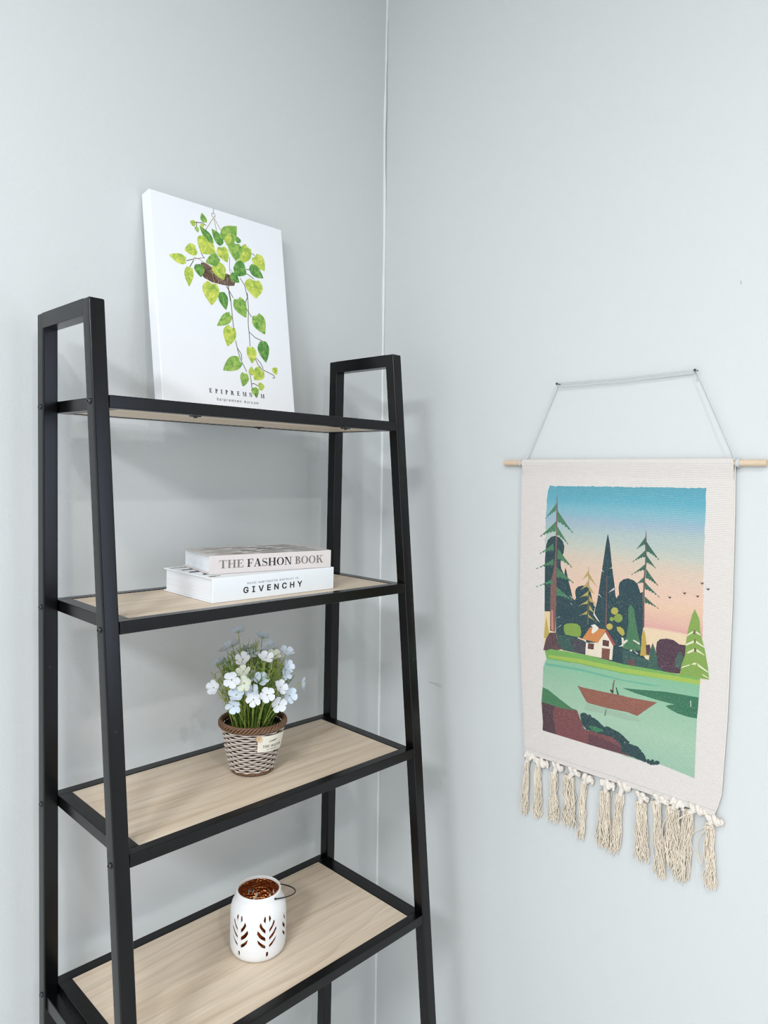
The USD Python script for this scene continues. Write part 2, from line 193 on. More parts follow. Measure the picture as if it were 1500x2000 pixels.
PRINT=[('printed_sky','sky',[(660,522),(687,532),(717,533),(744,533),(787,550),(828,531),(860,528),(891,529),(935,529),(972,529),(1002,537),(1039,526),(1070,531),(1116,525),(1138,532),(1169,525),(1213,528),(1242,528),(1260,530),(1304,515),(1345,526),(1374,517),(1410,521),(1451,524),(1478,526),(1508,515),(1546,522),(1574,514),(1609,505),(1645,519),(1665,517),(1701,520),(1727,511),(1774,520),(1791,512),(1836,510),(1875,507),(1900,507),(1937,511),(1959,503),(2002,514),(2029,515),(2058,506),(2083,505),(2125,501),(2146,506),(2181,510),(2204,498),(2242,512),(2276,506),(2301,506),(2332,508),(2360,504),(2393,505),(2426,514),(2462,509),(2474,500),(2511,503),(2533,506),(2578,493),(2598,495),(2633,501),(2672,497),(2695,498),(2729,500),(2756,491),(2777,492),(2815,498),(2835,493),(2867,491),(2889,496),(2934,491),(2948,487),(2973,494),(3012,491),(3038,491),(3064,483),(3090,490),(3116,487),(3144,487),(3180,486),(3203,491),(3235,495),(3250,491),(3284,487),(3318,490),(3346,486),(3376,483),(3395,488),(3421,493),(3455,493),(3476,481),(3504,485),(3528,483),(3557,488),(3581,485),(3607,476),(3633,474),(3664,484),(3690,481),(3723,479),(3742,476),(3736,565),(3736,648),(3744,733),(3745,808),(3747,893),(3745,967),(3746,1037),(3743,1109),(3738,1181),(3742,1258),(3753,1317),(3749,1398),(3745,1475),(3748,1538),(3749,1619),(3752,1687),(3755,1769),(3747,1837),(3753,1911),(3761,1987),(3750,2058),(3757,2150),(3758,2219),(3763,2296),(3773,2372),(3768,2455),(3770,2528),(3777,2611),(3772,2687),(3770,2768),(3780,2841),(3783,2914),(3779,2989),(3784,3058),(3786,3138),(3786,3205),(3790,3288),(3788,3354),(3790,3433),(3785,3505),(3800,3571),(3803,3650),(3796,3725),(3794,3796),(3802,3871),(624,3955),(642,3944),(642,3886),(634,3825),(602,3761),(626,3687),(611,3638),(617,3555),(618,3513),(620,3449),(639,3374),(613,3303),(624,3255),(627,3188),(619,3122),(617,3052),(607,2978),(613,2916),(608,2868),(615,2821),(622,2725),(620,2669),(604,2613),(601,2513),(615,2467),(620,2402),(594,2359),(593,2283),(616,2216),(599,2153),(606,2080),(603,2028),(618,1954),(585,1902),(589,1834),(593,1776),(583,1702),(564,1631),(603,1564),(581,1495),(593,1440),(576,1380),(589,1314),(580,1257),(589,1175),(581,1109),(595,1042),(598,984),(602,920),(593,828),(603,780),(608,709),(623,617)]),('printed_forest','2f4a50',[(615,3036),(590,2019),(608,1752),(643,1635),(719,1562),(811,1533),(910,1557),(989,1631),(1027,1727),(1017,1852),(965,1957),(951,2083),(972,2180),(1046,2297),(1054,2209),(1062,2146),(1089,2205),(1139,2398),(1200,2576),(1244,2731),(1289,2774),(1321,2721),(1297,2625),(1308,2549),(1360,2490),(1453,2457),(1553,2465),(1622,2527),(1652,2638),(1674,2720),(1711,2824),(1750,2842),(1778,2705),(1803,2497),(1859,2071),(1918,1589),(1949,1397),(1994,1582),(2061,2048),(2115,2338),(2144,2559),(2164,2609),(2218,2531),(2202,2386),(2222,2301),(2291,2236),(2376,2206),(2384,2205),(2494,2229),(2567,2281),(2609,2380),(2631,2446),(2679,2417),(2706,3116),(2687,3258),(2686,3537),(2810,3687),(2987,3743),(2333,3836),(1566,3808),(1061,3818),(895,3500),(874,3060),(739,3081),(617,3093)]),('printed_slit','d9c9c2',[(1846,2078),(1860,2106),(1898,2156),(1854,2125)]),('printed_slit','d9c9c2',[(2066,2024),(2061,2048),(2011,2068)]),('printed_slit','cfc6c2',[(2106,2416),(2126,2449),(1990,2532)]),('printed_slit','cfc6c2',[(1786,2559),(1826,2590),(1879,2649),(1800,2594)]),('printed_slit','b9bdbb',[(872,3206),(969,3141),(969,3159)]),('printed_slit','b9bdbb',[(886,3426),(1002,3305),(1003,3324)]),('printed_slit','b9bdbb',[(1162,2680),(1232,2720),(1240,2756)]),('printed_slit','b9bdbb',[(1181,2827),(1237,2856),(1237,2875)]),('printed_trunk','7d5a58',[(1952,2179),(1962,2178),(1988,3190),(1956,3196),(1958,2716)]),('printed_trunk','85605a',[(825,698),(834,697),(855,1032),(854,1555),(860,2055),(875,2556),(880,2933),(880,3477),(754,3474),(744,3017),(735,2498),(805,2186),(829,1807),(825,1183)]),('printed_trunk_highlight','c98a7c',[(769,3038),(807,3045),(837,3460),(782,3443)]),('printed_branch','4f8160',[(825,872),(773,943),(722,1010),(669,1077),(617,1143),(564,1205),(590,1202),(614,1149),(639,1160),(663,1109),(689,1122),(714,1072),(740,1087),(762,1039),(788,1055),(813,1021)]),('printed_branch','4f8160',[(850,1019),(925,1112),(999,1200),(1072,1286),(1145,1368),(1217,1446),(1181,1439),(1145,1382),(1111,1389),(1074,1334),(1038,1344),(1002,1290),(967,1303),(929,1252),(894,1267),(857,1230)]),('printed_branch','4f8160',[(829,1232),(755,1306),(680,1377),(605,1446),(529,1511),(452,1574),(490,1574),(525,1523),(563,1538),(599,1489),(637,1507),(672,1461),(709,1481),(745,1438),(781,1460),(817,1433)]),('printed_branch','4f8160',[(842,1319),(899,1397),(955,1472),(1011,1545),(1066,1615),(1122,1681),(1096,1679),(1067,1624),(1041,1635),(1013,1583),(985,1595),(957,1545),(931,1560),(903,1511),(875,1528),(848,1493)]),('printed_branch','4f8160',[(780,1686),(716,1738),(652,1789),(587,1837),(522,1881),(456,1924),(490,1929),(522,1882),(556,1902),(588,1857),(622,1879),(653,1837),(687,1862),(719,1822),(753,1848),(785,1824)]),('printed_branch','4f8160',[(882,1777),(951,1855),(1018,1928),(1086,1998),(1153,2065),(1219,2129),(1185,2129),(1151,2078),(1118,2091),(1082,2043),(1048,2059),(1013,2013),(980,2031),(944,1987),(909,2008),(874,1978)]),('printed_branch','4f8160',[(790,1999),(709,2055),(627,2107),(545,2156),(462,2204),(377,2246),(420,2247),(461,2196),(504,2212),(545,2164),(588,2184),(628,2139),(671,2161),(711,2120),(754,2144),(794,2118)]),('printed_branch','4f8160',[(866,2155),(948,2217),(1030,2276),(1111,2332),(1191,2383),(1270,2431),(1231,2437),(1191,2393),(1153,2413),(1112,2372),(1073,2396),(1033,2357),(994,2383),(953,2347),(913,2376),(873,2355)]),('printed_branch','4f8160',[(775,2410),(699,2458),(623,2503),(545,2544),(467,2582),(389,2618),(430,2620),(470,2570),(512,2588),(551,2542),(593,2562),(632,2519),(673,2542),(712,2502),(753,2528),(792,2503)]),('printed_branch','4f8160',[(879,2555),(957,2607),(1034,2655),(1110,2700),(1186,2740),(1262,2778),(1225,2787),(1187,2747),(1150,2770),(1111,2731),(1075,2757),(1036,2721),(999,2751),(960,2718),(923,2749),(885,2731)]),('printed_trunk','8d7d55',[(1570,2072),(1576,2071),(1594,2464),(1599,3207),(1586,3209),(1579,2466)]),('printed_branch','b9a663',[(1569,2151),(1543,2193),(1516,2234),(1490,2273),(1463,2312),(1436,2349),(1454,2346),(1470,2312),(1487,2317),(1504,2285),(1522,2291),(1539,2261),(1556,2269),(1572,2248)]),('printed_branch','b9a663',[(1584,2198),(1623,2254),(1661,2307),(1700,2359),(1738,2410),(1776,2458),(1753,2448),(1729,2408),(1705,2406),(1682,2368),(1659,2368),(1635,2331),(1611,2334),(1588,2307)]),('printed_branch','b9a663',[(1572,2345),(1542,2388),(1510,2430),(1479,2471),(1447,2509),(1416,2548),(1436,2545),(1455,2511),(1477,2518),(1496,2486),(1516,2494),(1536,2464),(1556,2475),(1576,2454)]),('printed_branch','b9a663',[(1599,2439),(1622,2471),(1646,2501),(1669,2530),(1692,2560),(1715,2587),(1701,2593),(1687,2567),(1673,2579),(1658,2555),(1645,2570),(1630,2546),(1618,2563),(1603,2548)]),('printed_branch','b9a663',[(1579,2551),(1544,2583),(1508,2614),(1473,2643),(1437,2671),(1401,2697),(1423,2699),(1445,2670),(1466,2682),(1487,2655),(1509,2668),(1529,2643),(1552,2658),(1573,2643)]),('printed_branch','b9a663',[(1605,2632),(1636,2668),(1666,2703),(1696,2736),(1726,2768),(1755,2799),(1737,2801),(1718,2773),(1701,2783),(1682,2756),(1664,2769),(1646,2743),(1628,2758),(1609,2741)]),('printed_branch','b9a663',[(1578,2727),(1540,2758),(1499,2787),(1460,2815),(1420,2842),(1380,2866),(1404,2866),(1427,2836),(1452,2846),(1476,2818),(1501,2829),(1524,2804),(1548,2818),(1572,2802)]),('printed_branch','b9a663',[(1618,2813),(1641,2848),(1663,2879),(1685,2911),(1707,2943),(1729,2973),(1715,2975),(1700,2947),(1686,2957),(1671,2929),(1658,2941),(1643,2915),(1630,2928),(1615,2911)]),('printed_branch','b9a663',[(1576,2935),(1541,2964),(1506,2990),(1471,3015),(1436,3039),(1400,3060),(1422,3063),(1441,3034),(1463,3047),(1483,3020),(1504,3034),(1524,3009),(1545,3026),(1566,3010)]),('printed_branch','b9a663',[(1592,2994),(1631,3026),(1670,3055),(1709,3083),(1748,3109),(1787,3133),(1764,3132),(1741,3102),(1719,3110),(1697,3081),(1675,3092),(1652,3064),(1630,3077),(1607,3059)]),('printed_slit','d8d6c8',[(1748,2782),(1729,2967),(1851,3129),(1778,3080),(1703,2995)]),('printed_trunk','6e5454',[(2695,1283),(2702,1283),(2718,1520),(2728,1907),(2713,2137),(2713,2435),(2722,2756),(2730,3066),(2705,3093),(2691,2726),(2686,2439),(2687,2140),(2705,1863),(2690,1522)]),('printed_branch','3f6a58',[(2697,1397),(2664,1448),(2631,1499),(2597,1549),(2563,1595),(2529,1642),(2546,1644),(2562,1606),(2579,1618),(2596,1581),(2613,1595),(2628,1559),(2646,1575),(2662,1540),(2680,1558),(2695,1533)]),('printed_branch','3f6a58',[(2715,1486),(2766,1555),(2819,1621),(2870,1684),(2921,1746),(2972,1804),(2947,1801),(2922,1757),(2897,1765),(2871,1725),(2847,1734),(2821,1695),(2798,1707),(2771,1669),(2747,1682),(2721,1656)]),('printed_branch','3f6a58',[(2700,1647),(2652,1698),(2603,1749),(2555,1796),(2506,1842),(2457,1886),(2482,1885),(2506,1842),(2531,1854),(2555,1814),(2580,1827),(2604,1789),(2629,1804),(2652,1768),(2678,1785),(2702,1761)]),('printed_branch','3f6a58',[(2718,1725),(2757,1775),(2796,1823),(2835,1870),(2874,1915),(2912,1957),(2894,1960),(2874,1923),(2856,1937),(2836,1901),(2818,1916),(2798,1882),(2780,1899),(2761,1866),(2743,1883),(2723,1861)]),('printed_branch','3f6a58',[(2713,1897),(2659,1948),(2604,1998),(2550,2044),(2494,2089),(2439,2131),(2467,2129),(2493,2087),(2521,2096),(2547,2056),(2575,2068),(2601,2029),(2629,2043),(2654,2008),(2682,2025),(2708,2000)]),('printed_branch','3f6a58',[(2728,1987),(2776,2047),(2824,2106),(2872,2162),(2920,2216),(2967,2267),(2943,2267),(2918,2227),(2894,2238),(2869,2199),(2845,2212),(2820,2174),(2796,2190),(2770,2154),(2748,2171),(2722,2147)]),('printed_branch','3f6a58',[(2690,2140),(2663,2170),(2636,2200),(2608,2229),(2581,2256),(2553,2283),(2568,2293),(2580,2261),(2595,2281),(2608,2251),(2622,2272),(2635,2243),(2650,2265),(2663,2237),(2677,2261),(2690,2243)]),('printed_branch','3f6a58',[(2710,2229),(2769,2283),(2829,2335),(2887,2383),(2945,2429),(3003,2472),(2976,2471),(2947,2430),(2918,2442),(2889,2402),(2862,2415),(2833,2379),(2805,2394),(2775,2359),(2747,2377),(2718,2354)]),('printed_branch','3f6a58',[(2720,2497),(2776,2540),(2831,2579),(2886,2617),(2940,2651),(2994,2683),(2968,2687),(2940,2650),(2914,2665),(2886,2631),(2860,2648),(2832,2614),(2806,2634),(2778,2604),(2752,2625),(2724,2606)]),('printed_fir','4c7a58',[(2450,2680),(2519,2752),(2578,3045),(2634,3268),(2668,3378),(2699,3506),(2518,3540),(2335,3540),(2319,3442),(2388,3312),(2422,3071),(2411,2768)]),('printed_snow','ddd8c6',[(2318,3407),(2414,3354),(2421,3374),(2319,3444)]),('printed_snow','ddd8c6',[(2535,3332),(2662,3379),(2648,3411),(2523,3355)]),('printed_snow','ddd8c6',[(2458,3546),(2517,3520),(2507,3572)]),('printed_snow','ddd8c6',[(2542,3532),(2642,3583),(2607,3592)]),('printed_snow','ddd8c6',[(2294,3328),(2344,3343),(2337,3498),(2239,3522),(2312,3467)]),('printed_snow','ddd8c6',[(2335,3427),(2418,3353),(2419,3388),(2348,3460)]),('printed_fir','bfa24e',[(2723,3102),(2756,3200),(2793,3401),(2808,3583),(2671,3610),(2688,3421),(2697,3210)]),('printed_bush','b3ad57',[(2215,2844),(2209,2872),(2194,2897),(2171,2916),(2143,2927),(2114,2925),(2090,2913),(2072,2893),(2065,2867),(2071,2839),(2086,2814),(2109,2795),(2138,2785),(2166,2786),(2191,2798),(2207,2818)]),('printed_bush','8ba04e',[(2306,2966),(2301,2999),(2282,3028),(2256,3051),(2223,3062),(2189,3062),(2161,3047),(2140,3024),(2133,2993),(2138,2961),(2157,2931),(2183,2908),(2217,2897),(2250,2898),(2278,2913),(2298,2935)]),('printed_bush','8ba04e',[(2132,3011),(2129,3029),(2119,3043),(2106,3055),(2089,3061),(2071,3061),(2057,3053),(2046,3042),(2042,3026),(2045,3009),(2055,2994),(2068,2982),(2086,2976),(2103,2977),(2117,2984),(2128,2995)]),('printed_bush','bfae58',[(2114,3160),(2109,3184),(2096,3207),(2075,3223),(2050,3233),(2025,3232),(2003,3223),(1989,3205),(1983,3182),(1987,3157),(2000,3134),(2021,3118),(2046,3109),(2071,3109),(2093,3119),(2108,3137)]),('printed_bush','b8ab52',[(2189,3157),(2262,3133),(2338,3179),(2359,3258),(2318,3306),(2267,3274),(2210,3224)]),('printed_bush','3d5c55',[(910,3523),(1121,3511),(1395,3525),(1565,3568),(1566,3808),(1061,3814),(960,3742)]),('printed_bush','4b4a52',[(1205,3546),(1396,3537),(1565,3580),(1569,3801),(1323,3799)]),('printed_hedge','84a14c',[(1072,3306),(1140,3260),(1250,3237),(1358,3230),(1434,3271),(1461,3390),(1441,3467),(1381,3493),(1244,3492),(1113,3490),(1068,3407)]),('printed_sky_gap','ecd0a0',[(617,3096),(739,3077),(755,3346),(753,3525),(625,3599)]),('printed_fir','c3ad5a',[(659,3196),(697,3356),(731,3503),(773,3611),(619,3645),(628,3470)]),('printed_soil','5f484c',[(670,3648),(753,3512),(895,3488),(960,3730),(1060,3793),(779,3893),(613,3897)]),('printed_fence','e5c9b0',[(1394,3488),(1476,3504),(1569,3506),(1571,3567),(1517,3540),(1382,3515)]),('printed_wall','ebdcc6',[(1565,3568),(1820,3522),(1972,3277),(2137,3523),(2124,3803),(1560,3812)]),('printed_roof','d28a52',[(1647,3248),(1983,3239),(1820,3528),(1483,3509)]),('printed_roof','a1554c',[(1977,3240),(2006,3253),(2179,3492),(2137,3529),(1969,3296)]),('printed_chimney','e9e2d6',[(1742,3174),(1829,3232),(1792,3296),(1710,3367),(1676,3352),(1699,3245),(1658,3211)]),('printed_window','5e3f3d',[(1614,3569),(1739,3558),(1734,3674),(1609,3681)]),('printed_window','5e3f3d',[(1920,3446),(2051,3447),(2048,3560),(1918,3560)]),('printed_door','7d5147',[(1907,3612),(2075,3598),(2065,3807),(1907,3812)]),('printed_bush','3d5c58',[(2323,3560),(2519,3569),(2629,3618),(2809,3653),(2996,3695),(3184,3827),(2334,3848)]),('printed_bush','543d4a',[(2983,3709),(2968,3414),(2981,3298),(3036,3236),(3160,3201),(3283,3207),(3385,3266),(3495,3260),(3530,3375),(3482,3496),(3445,3785),(3161,3815)]),('printed_fir','3f6155',[(2901,3329),(2952,3440),(3012,3646),(3012,3812),(2839,3843),(2843,3623),(2861,3481)]),('printed_fir','4a6257',[(3401,3372),(3465,3477),(3494,3661),(3319,3697),(3339,3502)]),('printed_bush','543d4a',[(2775,3393),(2845,3369),(2868,3456),(2843,3571),(2791,3563)]),('printed_bush','6f4a4c',[(2440,3726),(2561,3716),(2584,3864),(2495,3898)]),('printed_fir','86a552',[(3630,2595),(3670,2667),(3717,2769),(3747,3005),(3827,3264),(3897,3577),(3923,3784),(3764,3792),(3412,3803),(3443,3615),(3493,3438),(3503,3191),(3538,2931),(3591,2701)]),('printed_snow','e4e2c2',[(3624,2977),(3615,3019),(3515,3095),(3520,3064)]),('printed_snow','e4e2c2',[(3667,2975),(3745,3018),(3750,3043),(3666,3010)]),('printed_snow','e4e2c2',[(3641,3142),(3633,3192),(3504,3267),(3505,3233)]),('printed_snow','e4e2c2',[(3673,3142),(3816,3220),(3824,3244),(3673,3185)]),('printed_snow','e4e2c2',[(3647,3291),(3649,3339),(3535,3405),(3530,3375)]),('printed_snow','e4e2c2',[(3690,3287),(3822,3363),(3833,3380),(3690,3331)]),('printed_snow','e4e2c2',[(3709,3537),(3907,3649),(3904,3667),(3729,3590)]),('printed_snow','e4e2c2',[(3800,3705),(3918,3754),(3910,3765),(3814,3731)]),('printed_snow','e4e2c2',[(3657,3538),(3700,3541),(3691,3570),(3605,3582)]),('printed_snow','e4e2c2',[(3466,3644),(3584,3587),(3590,3599),(3424,3689)]),('printed_trunk','6e5f45',[(3634,2958),(3655,2966),(3653,3043),(3626,3037)]),('printed_trunk','6e5f45',[(3646,3121),(3667,3118),(3670,3183),(3648,3182)]),('printed_trunk','6e5f45',[(3652,3275),(3679,3275),(3682,3346),(3649,3341)]),('printed_water','water',[(698,4054),(644,4188),(624,4256),(622,4658),(610,4973),(603,5001),(653,5406),(650,5569),(2499,5565),(2397,5583),(2857,5565),(3136,5527),(3746,5588),(3743,4995),(3745,4516),(3766,4100),(3772,3878),(3770,3813),(2339,4001)]),('printed_grass','79ad5c',[(650,3909),(789,3844),(1566,3808),(2333,3836),(3001,3809),(3407,3800),(3769,3793),(3772,3911),(3166,3945),(2340,4013),(1480,4017),(698,4061)]),('printed_grass_band','a3bd57',[(753,3973),(1409,3919),(2336,3907),(3408,3841),(3770,3829),(3772,3911),(3166,3945),(2339,3995),(1479,3998),(726,4030)]),('printed_water_band','6fb197',[(679,4155),(1415,4105),(2344,4131),(3171,4081),(2827,4135),(2345,4155),(1417,4154),(673,4201)]),('printed_bank','3d7558',[(2350,4291),(2593,4259),(3175,4171),(3762,4135),(3758,4313),(3745,4516),(3578,4525),(3413,4511),(3277,4477),(3185,4431),(3251,4392),(3346,4363),(3022,4356),(2596,4329)]),('printed_mark','d4dcd0',[(3620,4224),(3633,4221),(3640,4333),(3627,4336)]),('printed_reflection','9fb9a2',[(1612,4762),(2470,4762),(2368,4776),(2660,4766),(2735,4835),(2474,4880),(2035,4872),(1577,4901)]),('printed_boat','935f50',[(1411,4461),(1562,4470),(2458,4434),(2356,4447),(3026,4404),(2844,4573),(2660,4751),(2469,4726),(2031,4752),(1652,4749),(1608,4726)]),('printed_oar','7b5f52',[(2155,4239),(2171,4235),(2162,4442),(2141,4447)]),('printed_oar','7b5f52',[(2175,4174),(2194,4170),(2171,4404),(2146,4409)]),('printed_oar','2f5a4a',[(2215,4309),(2237,4310),(2291,4435),(2254,4450)]),('printed_oar','4a6a5a',[(2032,4776),(2045,4778),(2024,4911),(2004,4910)]),('printed_oar','3b3f3c',[(2107,4376),(2176,4372),(2172,4439),(2114,4417)]),('printed_bank','4a7f58',[(622,4674),(747,4692),(1023,4822),(1307,4944),(1423,4955),(1030,5025),(607,4974)]),('printed_rock','7c4c4e',[(607,4980),(1057,5003),(1423,4958),(1504,5132),(1590,5284),(1671,5300),(1984,5252),(2240,5266),(2494,5423),(2392,5434),(2702,5547),(2499,5555),(1733,5568),(650,5569),(653,5406)]),('printed_rock_shade','543f46',[(607,4980),(915,5000),(877,5140),(962,5569),(650,5569),(653,5406)]),('printed_rock_shade','64424a',[(1686,5358),(1857,5348),(2181,5392),(2496,5470),(2499,5547),(1680,5565)]),('printed_shrub','2f4a4c',[(1494,5041),(1540,4992),(1579,4973),(1627,4982),(1648,5014),(1686,4975),(1720,4989),(1741,5023),(1794,5020),(1847,5043),(1914,5087),(2006,5150),(2082,5113),(2140,5130),(2185,5139),(2274,5161),(2349,5176),(2400,5210),(2489,5269),(2447,5263),(2522,5284),(2498,5308),(2387,5304),(2413,5326),(2572,5329),(2633,5335),(2682,5333),(2743,5375),(2768,5405),(2817,5447),(2859,5529),(2858,5567),(2702,5555),(2394,5506),(2369,5387),(2177,5272),(1855,5287),(1630,5276),(1546,5183)]),('printed_shrub','2f4a4c',[(2862,5534),(2914,5506),(2939,5534),(2984,5486),(3020,5516),(3066,5492),(3112,5488),(3107,5524),(3022,5564),(2941,5581),(2893,5571)]),('printed_shrub_light','3f7a58',[(1681,5198),(1799,5179),(1969,5185),(1996,5212),(1855,5287),(1723,5261)]),('printed_bird','574443',[(3703,2104),(3732,2123),(3766,2103),(3753,2144),(3730,2140)]),('printed_bird','574443',[(3807,2194),(3836,2212),(3869,2193),(3856,2233),(3833,2230)]),('printed_bird','574443',[(3406,2318),(3436,2336),(3471,2316),(3458,2357),(3433,2354)]),('printed_bird','574443',[(3633,2342),(3663,2360),(3697,2340),(3684,2381),(3660,2378)]),('printed_bird','574443',[(3144,2429),(3175,2447),(3211,2426),(3197,2469),(3173,2465)])]
CLOTH=[(-18,-1),(4192,-20),(4222,869),(4247,2441),(4247,4400),(4209,5727),(4158,5956),(4113,6101),(3164,6106),(2469,6129),(1608,6147),(231,6175),(171,5457),(45,3824),(10,3061),(-10,1105)]
HEM=[(240,6061),(1028,6059),(2466,6050),(3446,6059),(4119,6052)]
TAS=[[36.1,620.3,29.1,633.8,23.1,747.6,11.7,22],[65.6,626,54.9,634.1,56.5,743.9,14.7,24],[102.8,624.2,92.7,638.4,95,738.1,19.1,26],[140.4,623.5,126.4,635.7,129.7,735,27.9,26],[170.4,627.8,160,635.8,158.1,751,16.1,24],[211.9,623.6,207.7,639.9,208.5,750.1,27.9,30],[245.4,617.9,236.5,634.8,227.8,752,16.9,22],[281.5,625.7,278.8,635.8,282.9,745.6,21.5,28],[317.2,619.6,307.1,626,319.8,760.9,21.5,28],[346.1,615.6,339.3,625.3,340.7,735.8,29.1,28],[382.4,614.6,366.1,621.8,355.9,754.7,23,28],[411.1,622.9,403.4,630,409.5,744.9,16.9,24]]
RODPTS=[[-46.7,8.8],[464.2,3.6],[10.7,-2.3],[76,-148.9],[347.6,-153.8],[418.3,-5.5],[391.1,42.8]]
LEAVES=[[125.3,330.4,99.8,359.8,19.1,2],[145.6,333.9,126.1,361.6,19.5,2],[151.3,341.2,184.7,381.4,37.4,1],[188.1,348.8,182.1,361,14.8,2],[161.2,337.7,167.5,363.3,16.2,0],[119.3,337.8,99.1,307.3,37.1,0],[90.7,313.3,63.8,304.7,23.4,0],[67.4,285.6,31,288.5,17.9,0],[73.8,276.3,68.5,236.7,18,0],[89.3,284.1,95.5,260.2,21.6,2],[137,309.6,107.6,291.8,21.9,1],[179.3,348.2,176.2,309.7,35.8,1],[145.5,332.4,156.6,302.2,27.4,0],[209.4,347.9,182.8,305.9,24.5,0],[220.6,330.6,245,304.3,30.5,0],[209.6,307.3,240.8,288.6,22.5,2],[173.9,303.1,199.9,287.6,36.2,2],[161.6,279.4,181.4,267.1,19.6,2],[132.6,296.8,146,265,31.3,0],[218.3,282.3,218.5,242.5,40.6,0],[119.6,256.5,114.3,209.6,38.4,0],[112.7,369.1,106.4,387.2,12.9,1],[91.1,360.4,79.5,363.8,13.5,0],[92.4,357.1,95.9,346.2,8.4,1],[101.3,358,110,365.4,8.5,0],[139.7,240.7,146.2,206.4,25.6,2],[172.9,236.2,191.5,198.8,33,1],[214.9,210.5,234.3,172,33.5,1],[157.3,201.1,123.2,171.9,17.3,1],[156.8,176.7,143.7,134.7,31.6,0],[229.8,157.8,232,114.1,30,2],[195.3,142.9,198.1,108,23.8,0],[173.2,111.2,129.6,86.8,29,1],[179.2,88.2,172.2,59.5,19.9,1],[191.4,84.4,196.5,102.6,13.2,0],[220.2,100.5,200,75.5,27.2,0],[248.9,94.4,259.5,107,16.2,0],[208.7,64.2,224.5,65.2,15.5,0],[198.1,61.3,202.9,40.9,18.8,1]]
STEMS=[[[[154.6,254],[158.3,230.4],[159.2,206.2],[160.5,171.3]],1,'75705c'],[[[162.9,148.6],[166.9,128.5],[171.9,112.2],[183.7,90.5]],1,'75705c'],[[[166,134.5],[174.3,123.5],[174.1,112.5]],1,'75705c'],[[[198.5,250.4],[198.8,219.5],[195.4,187.9],[196.3,163.4],[196.1,143.6]],1,'75705c'],[[[197.6,240.3],[192.4,229.4],[194.1,216.2],[204.7,203.1]],1,'75705c'],[[[196.9,170.9],[210,161.8],[226,157.9]],1,'75705c'],[[[202.6,126],[212.7,106.3],[222.4,98.8],[248.9,90.6],[251.5,85.8],[246.1,84.6]],1,'75705c'],[[[202.5,124.8],[217.7,113.1],[224.1,101.5]],1,'75705c'],[[[191.5,85.5],[192.9,73],[193.2,60.3]],1,'75705c'],[[[193.1,66.6],[199.4,68.4],[208.7,64.2]],1,'75705c'],[[[183.9,276.7],[193.6,265],[198.5,238.7]],1,'75705c'],[[[199.9,298.3],[208.8,298.7]],1,'75705c'],[[[200.9,289.4],[216.5,282.7]],1,'75705c'],[[[194.2,336.6],[210.3,337.4],[222.5,331.8]],1,'75705c'],[[[67.4,285.6],[83.6,292.9]],1,'75705c'],[[[81.8,289.6],[72.8,274.7]],1,'75705c'],[[[124.7,322.9],[139.8,302.8]],1,'75705c'],[[[99.1,308.1],[104.9,299.2]],1,'75705c'],[[[90.6,364.6],[105.3,367.8],[114,365]],1,'75705c'],[[[93.9,366.3],[93.1,355.9]],1,'75705c'],[[[152.6,273],[154.4,252.6],[157.4,226.4]],1,'75705c'],[[[151,253.4],[164.8,233.8]],1,'75705c'],[[[133.4,402.8],[132.7,393.7]],0.9,'a58a68'],[[[131.1,383.6],[112.4,355.1]],0.9,'a58a68'],[[[132.8,384.1],[137.4,357.1]],0.9,'a58a68'],[[[134.1,383.7],[149.4,360.2]],0.9,'a58a68'],[[[82.3,295.4],[93.4,295.1],[109,288.5],[131.3,280.3],[158.2,278.7],[180.1,272.8]],0.9,'a58a68'],[[[83.6,292.9],[106.6,300.4]],0.9,'a58a68'],[[[124.3,286.1],[121.1,266.4],[124.5,256.8]],0.9,'a58a68'],[[[128,279.6],[133.5,266.1],[132.7,255.6]],0.9,'a58a68'],[[[162.7,314.1],[160.3,283.6],[176.8,275.2]],0.9,'a58a68'],[[[162.5,290.1],[175.3,277.9]],0.9,'a58a68']]
BASKET=[[97.7,288.9],[109.1,290],[131.3,280.3],[156.4,278.3],[175.1,274.8],[168.6,259.2],[156.3,256],[142.7,255.4],[119.5,255.8],[102,260.9],[95.4,269.6]]
RING=[132.4,389.9]
TITLE=[[96.7,40.7],[221.6,39.2],[97.3,48.5],[112.4,27.5],[206.3,26.6],[112.9,32.9]]
FLOWERS=[[-87.2,-4.8,4.3,0],[-73.8,-40.1,23.2,0],[-71.9,-44.1,-21.9,1],[-49.8,-71.2,-8.6,0],[-29.1,-82.4,-2.1,0],[-4.7,-86.9,7.6,0],[-4.9,-83.6,-23.8,0],[17.8,-84.6,-12.6,1],[67.3,-57.3,-6.1,1],[-41.8,-57.3,1.3,1],[-17.6,-48.1,15.1,1],[-9.9,-50.3,52.8,0],[-5.8,-7.1,49.2,1],[2.3,16.7,56.1,1],[-35.3,-16.4,47.5,0],[-37,32.8,57.8,1],[34,0.7,57.1,1],[50.6,-31.5,50.5,1],[33.6,-58.5,31.7,1],[27.8,-57.4,18.4,1],[-66.6,-45.1,-3.3,1],[-56.3,-52.6,16.6,2],[-44.4,-32.6,30.4,2],[-52.7,34.9,3.4,2],[-24.6,-32.4,15.7,1],[24.1,-27.2,46.8,2]]
